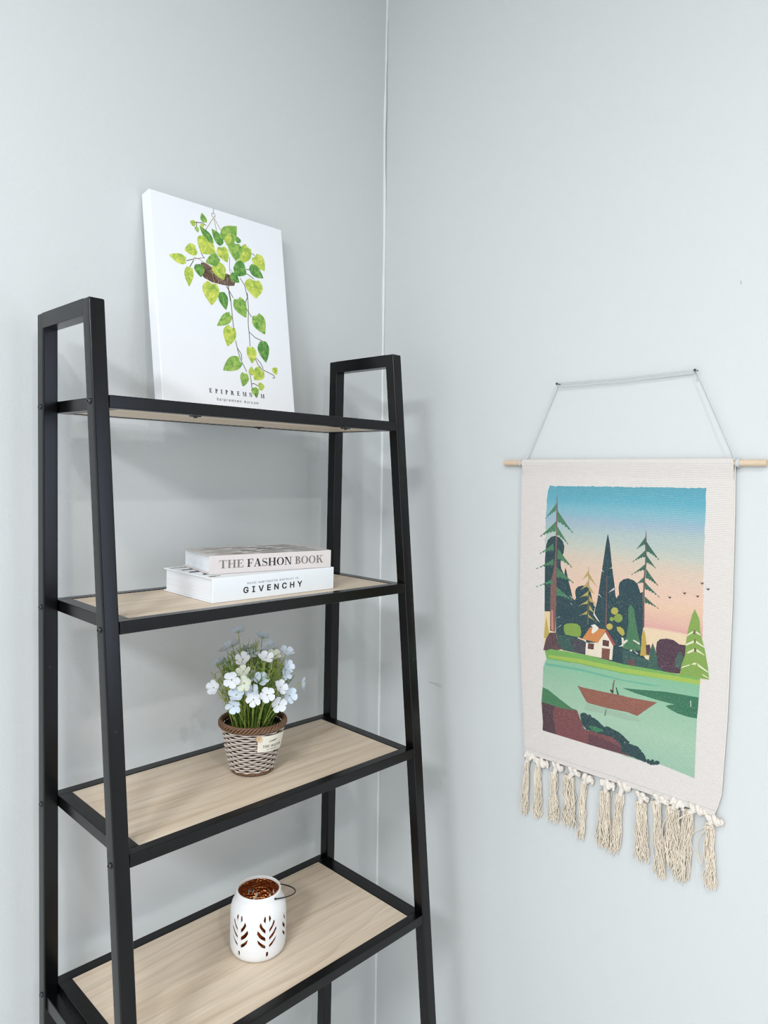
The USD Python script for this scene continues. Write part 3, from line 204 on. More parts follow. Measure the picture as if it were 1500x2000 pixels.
# ------------------------------------------------------------------ materials
bumpy('wall_paint', 'd6d8d7', 0.55, 260.0, 0.00025, spec=0.35)
plain('ceiling_paint', 'd2d2cf', 0.7)  # ceiling out of view; tone kept down to dim the upper walls
plain('floor_tile', 'dcd9d3', 0.4)  # floor out of view; pale to bounce light onto the lower walls
bumpy('caulk', 'eaeceb', 0.5, 200.0, 0.0004)
plain('grey_scuff', 'b4b8b9', 0.8); plain('dark_scuff', '7d8286', 0.8)
bumpy('black_metal', '040405', 0.24, 900.0, 0.00003, spec=0.34)
plain('black_bolt', '141416', 0.28, 0.6); plain('plug_black', '0a0a0b', 0.6)
def wood(name, seed):
    return mat(name, {
        'g': ('geometry', {}), 'm': ('mapping', dict(location=(seed * 1.7, seed * .9, seed), scale=(1.3, 18.0, 18.0))), 'm2': ('mapping', dict(location=(seed, seed * 2.3, 0), scale=(9.0, 420.0, 420.0))),
        'm3': ('mapping', dict(location=(seed * 3.1, seed, 0), scale=(1.5, 8.0, 8.0))),
        'n': ('noise_texture', dict(scale=1.0, detail=5.0, roughness=0.6, distortion=1.2)), 'n2': ('noise_texture', dict(scale=1.0, detail=3.0, roughness=0.6)),
        'w': ('wave_texture', dict(wave_type='bands', bands_direction='y', profile='saw', scale=1.3, distortion=9.0, detail=2.0, detail_scale=1.2, detail_roughness=0.5)),
        'r': ('rgb_ramp', {'ramp': [(0.25, lin('cbb69d')), (0.45, lin('d8c5ae')), (0.6, lin('e2d1bc')), (0.8, lin('d6c1a8'))]}),
        'r2': ('rgb_ramp', {'ramp': [(0.34, (.70, .66, .62)), (0.50, (1, 1, 1))]}),
        'r3': ('rgb_ramp', {'ramp': [(0.0, (.80, .77, .74)), (0.30, (1, 1, 1)), (1.0, (1.03, 1.03, 1.03))]}),
        'x': ('mix', dict(mix_type='multiply', fac=0.42)), 'x2': ('mix', dict(mix_type='multiply', fac=0.60)),
        'b': ('bump', dict(strength=0.35, distance=0.0002)), 'p': ('principled_bsdf', dict(roughness=0.5, specular_ior_level=0.4))},
        [('g.position', 'm.vector'), ('g.position', 'm2.vector'), ('g.position', 'm3.vector'), ('m.vector', 'n.vector'), ('m2.vector', 'n2.vector'), ('m3.vector', 'w.vector'), ('n.fac', 'r.fac'), ('n2.fac', 'r2.fac'), ('w.fac', 'r3.fac'),
         ('r.color', 'x.color1'), ('r2.color', 'x.color2'), ('x.color', 'x2.color1'), ('r3.color', 'x2.color2'), ('x2.color', 'p.base_color'), ('n2.fac', 'b.height'), ('b.normal', 'p.normal')])
for i in range(5): wood(f'oak_{i}', 1.37 * i + 0.4)

# ------------------------------------------------------------------ the room
WX = lambda z: 0.822 + (2.447 - z) * 0.016527          # the right wall leans a degree out of plumb
YW = 0.0475
H = 2.6; ZF = -0.2
def struct(name, mesh, m, parent=None, smooth=False):
    p = obj(name, mesh, m, parent, smooth)
    if parent is None: tag(p, kind='structure')
    return p
wl = struct('wall_left', box(-3.3, 1.0, YW, YW + 0.12, ZF, H), 'wall_paint')
v = [(WX(z) + o, y, z) for z in (ZF, H) for y in (-4.1, YW + 0.12) for o in (0, 0.14)]
wr = struct('wall_right', trimesh.convex.convex_hull(np.array(v)), 'wall_paint')
struct('wall_back', box(-3.3, -3.2, -4.1, YW + 0.12, ZF, H), 'wall_paint')
struct('wall_front', box(-3.3, 1.0, -4.1, -4.0, ZF, H), 'wall_paint')
struct('ceiling', box(-3.3, 1.0, -4.1, YW + 0.12, H, H + 0.1), 'ceiling_paint')
struct('floor', box(-3.3, 1.05, -4.1, YW + 0.12, ZF - 0.1, ZF), 'floor_tile')
for i, (c, ax, w, h) in enumerate([((-3.19, -1.9, 1.1), 1, 1.8, 1.5), ((0.828, -2.55, 1.40), 1, 1.2, 1.15)]):  # out-of-view frames set round the side lights; solid wall behind, no opening
    fr = []
    for s in (-1, 1):
        d = np.array([0.0, 0, 0]); d[ax] = s * (w / 2 + 0.03); e = np.array([0.03, 0.03, h / 2 + 0.06]); e[1 - ax] = 0.02; e[ax] = 0.03
        q = np.array(c) + d; fr.append(box(q[0] - e[0], q[0] + e[0], q[1] - e[1], q[1] + e[1], q[2] - e[2], q[2] + e[2]))
        q = np.array(c) + (0, 0, s * (h / 2 + 0.03)); e = np.array([w / 2, w / 2, 0.03]); e[1 - ax] = 0.02
        fr.append(box(q[0] - e[0], q[0] + e[0], q[1] - e[1], q[1] + e[1], q[2] - e[2], q[2] + e[2]))
    struct(f'window_{i + 1}', cat(fr), 'ceiling_paint')
# lumpy bead of caulk down the corner
zs = np.linspace(ZF + 0.001, H - 0.001, 270)
wob = 0.0028 * (meshkit.fbm(np.c_[zs * 7, zs * 0, zs * 0 + 3.3], 4) - .5) + np.interp(zs, [0, 1.3, 1.9, 2.15, 2.3, 2.45, 2.6], [0, -.001, -.002, -.005, -.002, 0, 0])
rr = 0.0022 + 0.0028 * meshkit.fbm(np.c_[zs * 16, zs * 0 + 9, zs * 0], 3)
struct('trim_1', tube(np.c_[WX(zs) - 0.0006 + wob, np.full(len(zs), YW - 0.0006), zs], rr, 7), 'caulk', smooth=True)
# small marks on the right wall: a dent and a scratch
def on_wall(y, z, off=0.0): return np.array([WX(z) - off, y, z])
obj('dent_mark', tube([on_wall(-.7868, 1.6515, .0003), on_wall(-.7872, 1.6475, .0006), on_wall(-.7885, 1.6452, .0003)], [.0003, .0008, .0003], 6), 'grey_scuff', wr, True)
obj('scratch_mark', tube([on_wall(-.117, .8255, .0002), on_wall(-.128, .8245, .0004), on_wall(-.142, .8262, .0004), on_wall(-.160, .8255, .0002)], [.0004, .0009, .0006, .0003], 6), 'grey_scuff', wr, True)
obj('scratch_mark', tube([on_wall(-.135, .8225, .0002), on_wall(-.150, .8215, .0004), on_wall(-.158, .8205, .0002)], [.0003, .0006, .0003], 6), 'grey_scuff', wr, True)

# ------------------------------------------------------------------ ladder shelf
T = 0.02375; WS = 0.64483; ZT = 1.56; A0 = 0.19514; SL = 0.10777
HS = [1.4222, 1.0978, 0.7686, 0.4406]; ZB = -0.2; RH = 0.0188
fy = lambda z: -(A0 + SL * (ZT - z))
PT = [h - 0.001 for h in HS]                             # top faces of the wood panels
def hull8(pts, r=0.0026, seg=12):
    """rounded hull of eight corners given as the outer corners of a bar (sheared boxes too)"""
    c = np.mean(pts, 0); s = manifold3d.Manifold.sphere(r, seg); out = []
    for p in pts: out.append(s.translate(tuple(np.array(p) - np.sign(np.array(p) - c) * r)))
    m = manifold3d.Manifold.batch_hull(out).to_mesh(); return trimesh.Trimesh(m.vert_properties[:, :3], m.tri_verts, process=False)
sh = thing('ladder_shelf', 'tall black metal ladder shelf with pale oak shelves in the corner', 'shelf', (WS / 2, -0.15, ZB))
for x0 in (0.0, WS - T):
    x1 = x0 + T
    obj('leg', rbox(x0, x1, -T, 0, ZB, ZT, 0.0026, 12), 'black_metal', sh, 40)
    pts = []
    for z in (ZB, ZT):
        for x in (x0, x1):
            for o in (0.0, 0.0234): pts.append((x, fy(z) + o, z))
    s = manifold3d.Manifold.sphere(0.0026, 12); r = 0.0026; hs = []
    for k, p in enumerate(pts):
        o = (r if p[0] == x0 else -r, r if k % 2 == 0 else -r, r if p[2] == ZB else -r); hs.append(s.translate((p[0] + o[0], p[1] + o[1], p[2] + o[2])))
    m = manifold3d.Manifold.batch_hull(hs).to_mesh()
    obj('leg', trimesh.Trimesh(m.vert_properties[:, :3], m.tri_verts, process=False), 'black_metal', sh, 40)
    obj('top_bar', rbox(x0 + .0001, x1 - .0001, -A0 + 0.020, -T + 0.003, ZT - 0.0245, ZT - .0001, 0.0007, 8), 'black_metal', sh, 40)
    for i in (3,):
        xc = x0 + 0.0039; z1 = HS[i] - 0.0095
        obj('cross_bar', rbox(xc, xc + 0.0165, fy(z1) + 0.022, -T + 0.001, z1 - 0.024, z1, 0.0018, 10), 'black_metal', sh, 40)
def bolt(x, y, z, s):
    """dome head with a socket, facing s along x"""
    m = lathe([(0, .0012), (.0016, .0012), (.0018, .0030), (.0030, .0029), (.0043, .0016), (.0047, 0), (.0047, -.001)], 20)
    M = np.array([[0, 0, s, x], [0, 1, 0, y], [-s, 0, 0, z], [0, 0, 0, 1.0]]); m.apply_transform(M); return m
for i, h in enumerate(HS):
    y0 = fy(h); xa, xb = T + .0002, WS - T - .0002
    zb = h - RH
    obj('front_rail', rbox(xa, xb, y0, y0 + 0.0192, zb, h, 0.0015, 10), 'black_metal', sh, 40)
    obj('back_rail', rbox(xa, xb, -0.0218, -.0002, zb, h, 0.0015, 10), 'black_metal', sh, 40)
    for s0 in (xa, xb - 0.0235):
        obj('side_rail', rbox(s0, s0 + 0.0235, y0 + 0.0185, -0.021, zb, h - .0001, 0.0015, 10), 'black_metal', sh, 40)
    obj('shelf_panel', rbox(xa + 0.0231, xb - 0.0231, y0 + 0.0188, -0.0214, zb + 0.001, PT[i], 0.0006, 6), f'oak_{i}', sh, 40)
    for xs, yy in ((0.178, y0 + 0.025), (0.505, y0 + 0.025), (0.080, -0.027), (0.415, -0.027)):
        if True:
            obj('panel_clip', cat([rbox(xs - .008, xs + .008, yy - .006, yy + .006, zb - .0012, zb + .0012, .0005, 6), place(lathe([(0, .0025), (.003, .002), (.0038, 0), (.0038, -.001)], 14), (xs, yy, zb - .001), (1, 0, 0), (0, -1, 0), (0, 0, -1))]), 'black_bolt', sh, 30)
    for s, xf in ((-1, 0.0), (1, WS)):
        for yy in (-0.0125, fy(h - .01) + 0.0125):
            obj('bolt', bolt(xf, yy, h - 0.0105, s), 'black_bolt', sh, 35)
for x0 in (0.0, WS - T):
    obj('hole_plug', place(lathe([(0, .0004), (.0022, .0004), (.0026, 0), (.0026, -.0005)], 16), (x0 + .0105, -T - .0001, .989), (1, 0, 0), (0, 0, 1), (0, -1, 0)), 'plug_black', sh, 30)
    obj('hole_plug', place(lathe([(0, .0004), (.0022, .0004), (.0026, 0), (.0026, -.0005)], 16), (x0 + .0115, fy(.945) - .0002, .945), (1, 0, 0), (0, .1072, .9942), (0, -.9942, .1072)), 'plug_black', sh, 30)

# ------------------------------------------------------------------ two books
bumpy('white_cover', 'f1f4f6', 0.3, 500.0, 0.00003); bumpy('blush_cover', 'dcd2ce', 0.42, 700.0, 0.00008, var=0.05)
bumpy('grey_cover', 'cdc9c4', 0.4, 60.0, 0.00003, var=0.06)
mat('page_edges', {'g': ('geometry', {}), 'm': ('mapping', dict(scale=(6, 6, 2600))), 'n': ('noise_texture', dict(scale=1.0, detail=2.0)), 'b': ('bump', dict(strength=.25, distance=.0002)), 'r': ('rgb_ramp', {'ramp': [(.35, lin('e9ebee')), (.65, lin('f3f4f6'))]}), 'p': ('principled_bsdf', dict(roughness=.7))},
    [('g.position', 'm.vector'), ('m.vector', 'n.vector'), ('n.fac', 'r.fac'), ('n.fac', 'b.height'), ('r.color', 'p.base_color'), ('b.normal', 'p.normal')])
plain('ink_black', '1b1b1d', 0.5); plain('ink_brown', '7d716b', 0.5); plain('ink_grey', '8b8e92', 0.5); plain('ink_dark', '3f3b3c', 0.5)
def book(name, label, o, X, L, D, Ht, cover, spine, top, group):
    """o: front left bottom corner of the spine, X: direction along the spine (2-D). returns the thing and its axes"""
    X = np.array([*X, 0.0]); X /= np.linalg.norm(X); Yv = np.array([-X[1], X[0], 0]); Z = np.array([0, 0, 1.0]); o = np.array(o)
    t = thing(name, label, 'book', o + X * L / 2 + Yv * D / 2, group)
    P = lambda m: place(m, o, X, Yv, Z)
    bt = 0.0024
    obj('cover_board', P(rbox(0, L, 0.0015, D, 0, bt, .0008)), cover, t, 30); obj('cover_board', P(rbox(0, L, 0.0015, D, Ht - bt, Ht, .0008)), top, t, 30)
    obj('spine', P(rbox(0, L, 0, 0.0026, 0, Ht, .0011, 10)), spine, t, 30)
    obj('page_block', P(rbox(0.0035, L - 0.0035, 0.0027, D - 0.004, bt + .0001, Ht - bt - .0001, .0004)), 'page_edges', t, 30)
    return t, o, X, Yv, Z
GB = 'stacked display books'
z1 = PT[1] + .0002
b1 = book('book', 'thick white hardback lying flat on the shelf at the bottom of the pair', (0.2043, -0.1995, z1), (1, -.012), 0.2625, 0.166, 0.0415, 'white_cover', 'white_cover', 'white_cover', GB)
z2 = z1 + 0.0417
b2 = book('book', 'blush grey hardback with a dark streaked cover lying on the white book', (0.2221, -0.1602, z2), (0.2377, -0.0421), 0.2410, 0.1290, 0.0325, 'blush_cover', 'blush_cover', 'grey_cover', GB)
t, o, X, Yv, Z = b1
on = lambda m, dx, dz: place(m, o + X * dx + Z * dz - Yv * 0.00002, X, Z, -Yv)
obj('title_lettering', on(tracked('GIVENCHY', 0.0098, 0.1262, bold=True, wide=1.14), 0.0600, 0.0117), 'ink_black', t, False)
obj('name_lettering', on(tracked('ROSIE HUNTINGTON WHITELEY IS', 0.0033, 0.1090), 0.0680, 0.0262), 'ink_grey', t, False)
def sliver(x, y, l, w, k):
    n = 9; xs = np.linspace(0, l, n); rg = np.random.default_rng(k)
    up = w * np.sin(np.pi * np.linspace(.03, .97, n)) ** .5 * (0.6 + 0.5 * rg.random(n)); dn = -w * .35 * rg.random(n)
    return Polygon([*zip(x + xs, y + up), *zip(x + xs[::-1], y + dn[::-1])])
top = lambda m, t_: place(m, t_[1] + t_[4] * (0.0415 if t_ is b1 else 0.0325) - t_[4] * 0.00001, t_[2], t_[3], t_[4])
for k, (x, y, l, w) in enumerate([(.004, .148, .05, .006), (.010, .118, .06, .010), (.006, .085, .03, .012), (.012, .050, .016, .012), (.006, .022, .022, .006), (.09, .15, .08, .006)]):
    obj('cover_print', top(plate(sliver(x, y, l, w, k + 40).buffer(0), .0002), b1), 'ink_dark', b1[0], False)
for k, (x, y, l, w) in enumerate([(.012, .006, .075, .004), (.095, .006, .055, .0055), (.165, .007, .06, .004), (.02, .022, .05, .006), (.085, .028, .07, .005), (.17, .026, .05, .005), (.01, .044, .06, .006), (.08, .050, .03, .009), (.12, .046, .08, .007), (.03, .066, .07, .006), (.12, .070, .04, .012), (.17, .064, .055, .006), (.015, .088, .05, .006), (.08, .092, .07, .006), (.165, .09, .05, .008), (.03, .108, .09, .006), (.14, .112, .07, .006), (.05, .016, .02, .003), (.19, .046, .03, .004)]):
    obj('cover_print', top(plate(sliver(x, y, l, w, k).buffer(0), .0002), b2), 'ink_dark' if k % 3 else 'ink_brown', b2[0], False)
t, o, X, Yv, Z = b2
L3 = serif('THE FASHON BOOK', 0.0138, 0.2060, K=.17, H=.055, wide=1.28)
for nm, sl, m in (('title_lettering', slice(0, 3), 'ink_brown'), ('title_lettering', slice(3, 9), 'ink_black'), ('title_lettering', slice(9, 13), 'ink_brown')):
    obj(nm, on(cat(L3[sl]), 0.0180, 0.0100), m, t, False)
# ------------------------------------------------------------------ canvas print leaning on the wall (print coordinates: mm on the canvas face)
bumpy('canvas_white', 'f4f5f8', 0.6, 1400.0, 0.00008, spec=0.3)
def leafmat(name, a, b, c, sc=95.0):
    mat(name, {'g': ('geometry', {}), 'n': ('noise_texture', dict(scale=sc, detail=3.0, roughness=.6, distortion=.8)), 'r': ('rgb_ramp', {'ramp': [(.32, lin(a)), (.5, lin(b)), (.66, lin(c))]}), 'p': ('principled_bsdf', dict(roughness=.6, specular_ior_level=.3))},
        [('g.position', 'n.vector'), ('n.fac', 'r.fac'), ('r.color', 'p.base_color')])
leafmat('print_leaf_yellow', '8fb24c', 'bccd58', 'dfe26c'); leafmat('print_leaf_green', '5d9340', '8ab354', 'b2ca68'); leafmat('print_leaf_dark', '447a3a', '62984a', '8db65c')
plain('print_stem', '75705c', .6); plain('print_rope', 'a98e6c', .6); plain('print_vein', 'a8c25e', .6)
leafmat('print_bark', '4e3a30', '6e5848', '93806f', 120.0)
TI = math.radians(8.3)
CO = np.array([0.1993, -0.0405, PT[0] + .0047]); CX = np.array([1.0, 0, 0]); CY = np.array([0, math.sin(TI), math.cos(TI)]); CN = np.array([0, -math.cos(TI), math.sin(TI)])
CW, CH, CT = 0.297, 0.3990, 0.0290
cv = thing('canvas_print', 'white canvas print of a hanging green vine plant on the top shelf', 'picture', CO + CX * CW / 2 - CN * .015)
obj('stretched_canvas', place(rbox(0, CW, 0, CH, -CT, 0, 0.0022, 10), CO + CN * 0.0, CX, CY, CN), 'canvas_white', cv, 40)
oncv = lambda m, lift: place(m, CO - CY * .0049 + CN * (lift * 1e-5 + 3e-5), CX, CY, CN)
def mm(pts): return [(x / 1000, y / 1000) for x, y in pts]
obj('printed_basket', oncv(flat(clean(mm(BASKET)).buffer(.0008).buffer(-.0004)), 2), 'print_bark', cv, False)
for k, (pts, w, col) in enumerate(STEMS):
    p = np.array(mm(pts)); tt = np.linspace(0, len(p) - 1, 6 * len(p)); q = np.c_[[np.interp(tt, range(len(p)), p[:, i]) for i in (0, 1)]].T
    for _ in range(2): q[1:-1] = (q[:-2] + 2 * q[1:-1] + q[2:]) / 4
    rope = col != '75705c'
    obj('printed_rope' if rope else 'printed_stem', oncv(flat(LineString(q).buffer(  .0006 if rope else .0008, cap_style=1, quad_segs=3)), 4 if rope else 3), 'print_rope' if rope else 'print_stem', cv, False)
rx, ry = RING[0] / 1000, RING[1] / 1000
obj('printed_rope', oncv(flat(ucircle(rx, ry, .0045).difference(ucircle(rx, ry, .0032))), 5), 'print_rope', cv, False)
for k, (bx, by, tx, ty, w, kind) in enumerate(LEAVES):
    B, E = np.array([bx, by]) / 1000, np.array([tx, ty]) / 1000; d = E - B; Ln = np.linalg.norm(d); d /= Ln; n_ = np.array([-d[1], d[0]])
    s = np.linspace(0, 1, 16); rg = np.random.default_rng(k); a1, a2 = 1 + .18 * rg.uniform(-1, 1, 2)
    prof = (np.sin(np.pi * s ** .72) ** .85) * (1 - .12 * s); prof /= prof.max(); notch = .10 * (kind != 2) * (w / 1000 > .006); bend = .06 * Ln * rg.uniform(-1, 1) * np.sin(np.pi * s)
    ctr = B + np.outer(s * Ln, d) + np.outer(bend, n_) - np.outer(.10 * w / 1000 * 0 * s, d)
    lft = ctr + np.outer(prof * w / 2000 * a1, n_) - np.outer(.06 * Ln * np.exp(-(s / .12) ** 2) * (s > 0), d); rgt = ctr - np.outer(prof * w / 2000 * a2, n_) - np.outer(.06 * Ln * np.exp(-(s / .12) ** 2) * (s > 0), d)
    lp = obj('printed_leaf', oncv(flat(clean([tuple(B + d * Ln * notch), *map(tuple, lft[1:]), *map(tuple, rgt[:0:-1])])), 6 + k % 12 * 1.5), ('print_leaf_yellow', 'print_leaf_green', 'print_leaf_dark')[kind], cv, False)
    obj('printed_vein', oncv(flat(LineString(ctr[:-2]).buffer(.00028, quad_segs=2)), 8 + k % 12 * 1.5), 'print_leaf_green' if kind == 0 else 'print_vein', lp, False)
(t0, t1, t2, s0, s1, s2) = [np.array(q) / 1000 for q in TITLE]
def oncv_text(m, at, to, lift=28):
    X2 = (to - at) / np.linalg.norm(to - at); X2 = np.array([1.0, 0]); return oncv(place(m, (at[0], at[1], 0), (X2[0], X2[1], 0), (-X2[1], X2[0], 0), (0, 0, 1)), lift)
obj('title_lettering', oncv_text(cat([plate_m for plate_m in serif('EPIPREMNUM', 0.0082, 0.1248, 0.00003, 0.20, 0.075)]), t0, t1), 'ink_black', cv, False)
obj('subtitle_lettering', oncv_text(tracked('Epipremnen Aurcum', 0.0049, 0.0938, 0.00003), s0, s1), 'ink_black', cv, False)

# ------------------------------------------------------------------ woven wall hanging
TO = lambda v: np.array([WX(1.3543 - v), -0.3743, 1.3543 - v])
TN = np.array([-.99986, 0, -.016525]); TU = np.array([0, -1.0, 0]); TV = np.array([.016525, 0, -.99986])     # out of the wall, to the right, down
T0 = np.array([WX(1.3543), -0.3743, 1.3543])
def tpos(u, v, off): return T0 + np.outer(np.atleast_1d(u), TU) + np.outer(np.atleast_1d(v), TV) + np.outer(np.atleast_1d(off), TN)
def ontp(m, off): return place(m, T0 + TN * off, TU, -TV, TN)     # local y is up: give it -v
def weave(name, col, ramp=None, strength=1.0):
    """print colour on a slub weave: ribs across, warp threads down"""
    n = {'g': ('geometry', {}), 's': ('separate_xyz', {}), 'wy': ('math', dict(math_type='multiply', value2=2 * math.pi / .0021)), 'wz': ('math', dict(math_type='multiply', value2=2 * math.pi / .0031)),
         'sy': ('math', dict(math_type='sine')), 'sz': ('math', dict(math_type='sine')), 'rz': ('math', dict(math_type='multiply', value2=math.pi / .0031)), 'fl': ('math', dict(math_type='sine')), 'sg': ('math', dict(math_type='sign')),
         'pr': ('math', dict(math_type='multiply')), 'a1': ('math', dict(math_type='multiply_add', value2=.25, value3=.5)), 'a2': ('math', dict(math_type='multiply_add', value2=.3)),
         'mn': ('mapping', dict(scale=(500, 90, 900))), 'nz': ('noise_texture', dict(scale=1.0, detail=2.0)), 'a3': ('math', dict(math_type='multiply_add', value2=.7)),
         'b': ('bump', dict(strength=.8 * strength, distance=.0007)), 'dk': ('rgb_ramp', {'ramp': [(.35, (.86, .85, .84)), (.8, (1, 1, 1)), (1.0, (1.03, 1.03, 1.03))]}), 'x': ('mix', dict(mix_type='multiply', fac=.9)),  # thread gaps also darkened in the colour, shade on top of the bump
         'ms': ('mapping', dict(scale=(900, 760, 900))), 'ns': ('noise_texture', dict(scale=1.0, detail=1.0)), 'rs': ('rgb_ramp', {'ramp': [(.56, (0, 0, 0)), (.72, (.26, .26, .26))]}), 'xs': ('mix', dict(mix_type='mix', color2=lin('d9cfc6'))),
         'p': ('principled_bsdf', dict(roughness=.85, specular_ior_level=.15, sheen_weight=.1))}
    l = [('g.position', 's.vector'), ('s.y', 'wy.value1'), ('s.z', 'wz.value1'), ('wy.value', 'sy.value1'), ('wz.value', 'sz.value1'), ('s.z', 'rz.value1'), ('rz.value', 'fl.value1'), ('fl.value', 'sg.value1'), ('sy.value', 'pr.value1'), ('sg.value', 'pr.value2'),
         ('pr.value', 'a1.value1'), ('sz.value', 'a2.value1'), ('a1.value', 'a2.value3'), ('g.position', 'mn.vector'), ('mn.vector', 'nz.vector'), ('nz.fac', 'a3.value1'), ('a2.value', 'a3.value3'), ('a2.value', 'b.height'), ('b.normal', 'p.normal'),
         ('a3.value', 'dk.fac'), ('dk.color', 'x.color2'), ('x.color', 'xs.color1'), ('g.position', 'ms.vector'), ('ms.vector', 'ns.vector'), ('ns.fac', 'rs.fac'), ('rs.color', 'xs.fac'), ('xs.color', 'p.base_color')]
    if ramp is None: n['x'][1]['color1'] = lin(col)
    else:
        z0, z1, stops, extra = ramp
        n['mr'] = ('map_range', dict(from_min=z0, from_max=z1)); n['rp'] = ('rgb_ramp', {'ramp': [(a, lin(c)) for a, c in stops]})
        n['mm'] = ('mapping', dict(scale=(1, 2.5, 30))); n['nn'] = ('noise_texture', dict(scale=1.0, detail=3.0)); n['sm'] = ('math', dict(math_type='multiply_add', value2=extra, value3=-extra / 2)); n['ad'] = ('math', dict(math_type='add'))
        l += [('g.position', 'mm.vector'), ('mm.vector', 'nn.vector'), ('nn.fac', 'sm.value1'), ('s.z', 'mr.value'), ('mr.result', 'ad.value1'), ('sm.value', 'ad.value2'), ('ad.value', 'rp.fac'), ('rp.color', 'x.color1')]
    return mat(name, n, l)
weave('cloth_natural', 'e3dbd5'); 
weave('print_sky', None, (1.3040, .985, [(0, '5fa2b2'), (.08, '66adbf'), (.16, '84b8c4'), (.22, 'a0b7c6'), (.29, 'b2c2c0'), (.38, 'c8c8bb'), (.48, 'dec6b2'), (.60, 'e8c5b0'), (.68, 'e9c4a8'), (.76, 'e4b5a4'), (.80, 'e0a9a0'), (.815, 'ead0b0'), (1.0, 'edd6ae')], .10))
weave('print_water', None, (1.03, .80, [(0, '78b48c'), (.25, '80b894'), (.5, '98c0a2'), (.75, 'a8c6ac'), (1, '9ec0a8')], .16))
plain('yarn', 'ecdfcc', .85, .15); bumpy('yarn_knot', 'e9e0d5', .85, 700.0, .0006, spec=.15)
bumpy('rod_wood', 'dcc3a6', .5, 120.0, .0001, var=.05); plain('cord_grey', 'cfd1cf', .8, .2); plain('nail_steel', '4a4a4c', .35, .5, .8)
tg = thing('wall_hanging', 'woven cloth wall hanging with a printed lake landscape and knotted fringe', 'tapestry', T0 + TU * .21 + TV * .3)
obj('hanging_rod', tube([tpos(u, .0080 - u * .0088, .0080)[0] for u in np.linspace(-.0467, .468, 8)], .0054, 18), 'rod_wood', tg, 40)
# the cloth: sleeve round the rod, then the flat front down to the hem
prof = [(.0010, .0120), (.0014, .0060)] + [(.0080 + .0068 * math.cos(a), .0066 - .0068 * math.sin(a)) for a in np.linspace(math.pi * .95, -.15 * math.pi, 16)] + [(.0132, .0160), (.0110, .0230), (.0095, .0320), (.0095, .0330)]
pr = np.array(prof); tn = np.gradient(pr, axis=0); nn = np.c_[-tn[:, 1], tn[:, 0]]; nn /= np.linalg.norm(nn, axis=1, keepdims=True); inner = pr + nn * -.0009 if (nn[8] @ (pr[8] - [.008, .0066])) > 0 else pr + nn * .0009
ring = np.vstack([pr, inner[::-1]]); nu = 24; us = np.linspace(.0002, .4185, nu); V = []
for u in us:
    V.append(tpos(np.full(len(ring), u), ring[:, 1] - u * .0088 * np.clip((.033 - ring[:, 1]) / .02, 0, 1), ring[:, 0] + .0002 * math.sin(u * 60)))
V = np.vstack(V); m = len(ring); F = [q for i in range(nu - 1) for k in range(m) for q in ((i * m + k, i * m + (k + 1) % m, (i + 1) * m + (k + 1) % m), (i * m + k, (i + 1) * m + (k + 1) % m, (i + 1) * m + k))]
F += [(0, k + 1, k) for k in range(1, m - 1)] + [((nu - 1) * m, (nu - 1) * m + k, (nu - 1) * m + k + 1) for k in range(1, m - 1)]
sleeve = trimesh.Trimesh(V, F, process=False); trimesh.repair.fix_normals(sleeve)
dm = lambda pts: [(x / 10000, -y / 10000) for x, y in pts]
front = clean(dm(CLOTH)).intersection(Polygon([(-1, -.0328), (1, -.0328), (1, -2), (-1, -2)]))
cl = obj('cloth', cat([sleeve, ontp(plate(front, .0010), .0085)]), 'cloth_natural', tg, 35)
hm = np.array(dm(HEM)); low = [(p[0], p[1]) for p in dm(CLOTH)]
obj('hem', ontp(plate(LineString([(x, y - .0050) for x, y in hm]).buffer(.0046, cap_style=2), .0005), .0096), 'cloth_natural', tg, 35)
obj('hem_stitch', tube(tpos(hm[:, 0], -hm[:, 1], np.full(len(hm), .0101)), .00035, 5), 'cord_grey', tg, True)
obj('selvedge', tube([p for p in np.vstack([tpos(x / 10000 - .0004, y / 10000, .0092) for x, y in CLOTH[1:8]])], .0011, 6), 'yarn_knot', tg, True)
CM = {}
order = 0
for name, col, pts in PRINT:
    if name == 'printed_sky': mname = 'print_sky'
    elif name == 'printed_water': mname = 'print_water'
    else:
        mname = 'print_' + col
        if mname not in LOOKS: weave(mname, col)
    order += 1
    g = clean(dm(pts)).intersection(front)
    if g.is_empty: continue
    if name == 'printed_shrub':
        rs = np.random.default_rng(order); L_ = g.exterior.length; ext = [g.exterior.interpolate(d) for d in np.arange(0, L_, .0030)]
        from shapely import union_all
        g = union_all([g] + [q.buffer(rs.uniform(.0008, .0019), quad_segs=3) for q in ext if q.x > 0]).buffer(0).intersection(Polygon([(x / 10000, -y / 10000) for x, y in PRINT[0][2]]).convex_hull.union(g.buffer(-.0001)).union(g.buffer(.002)))
    obj(name, ontp(flat(g), .0095 + .00003 + order * .000007), mname, cl, False)
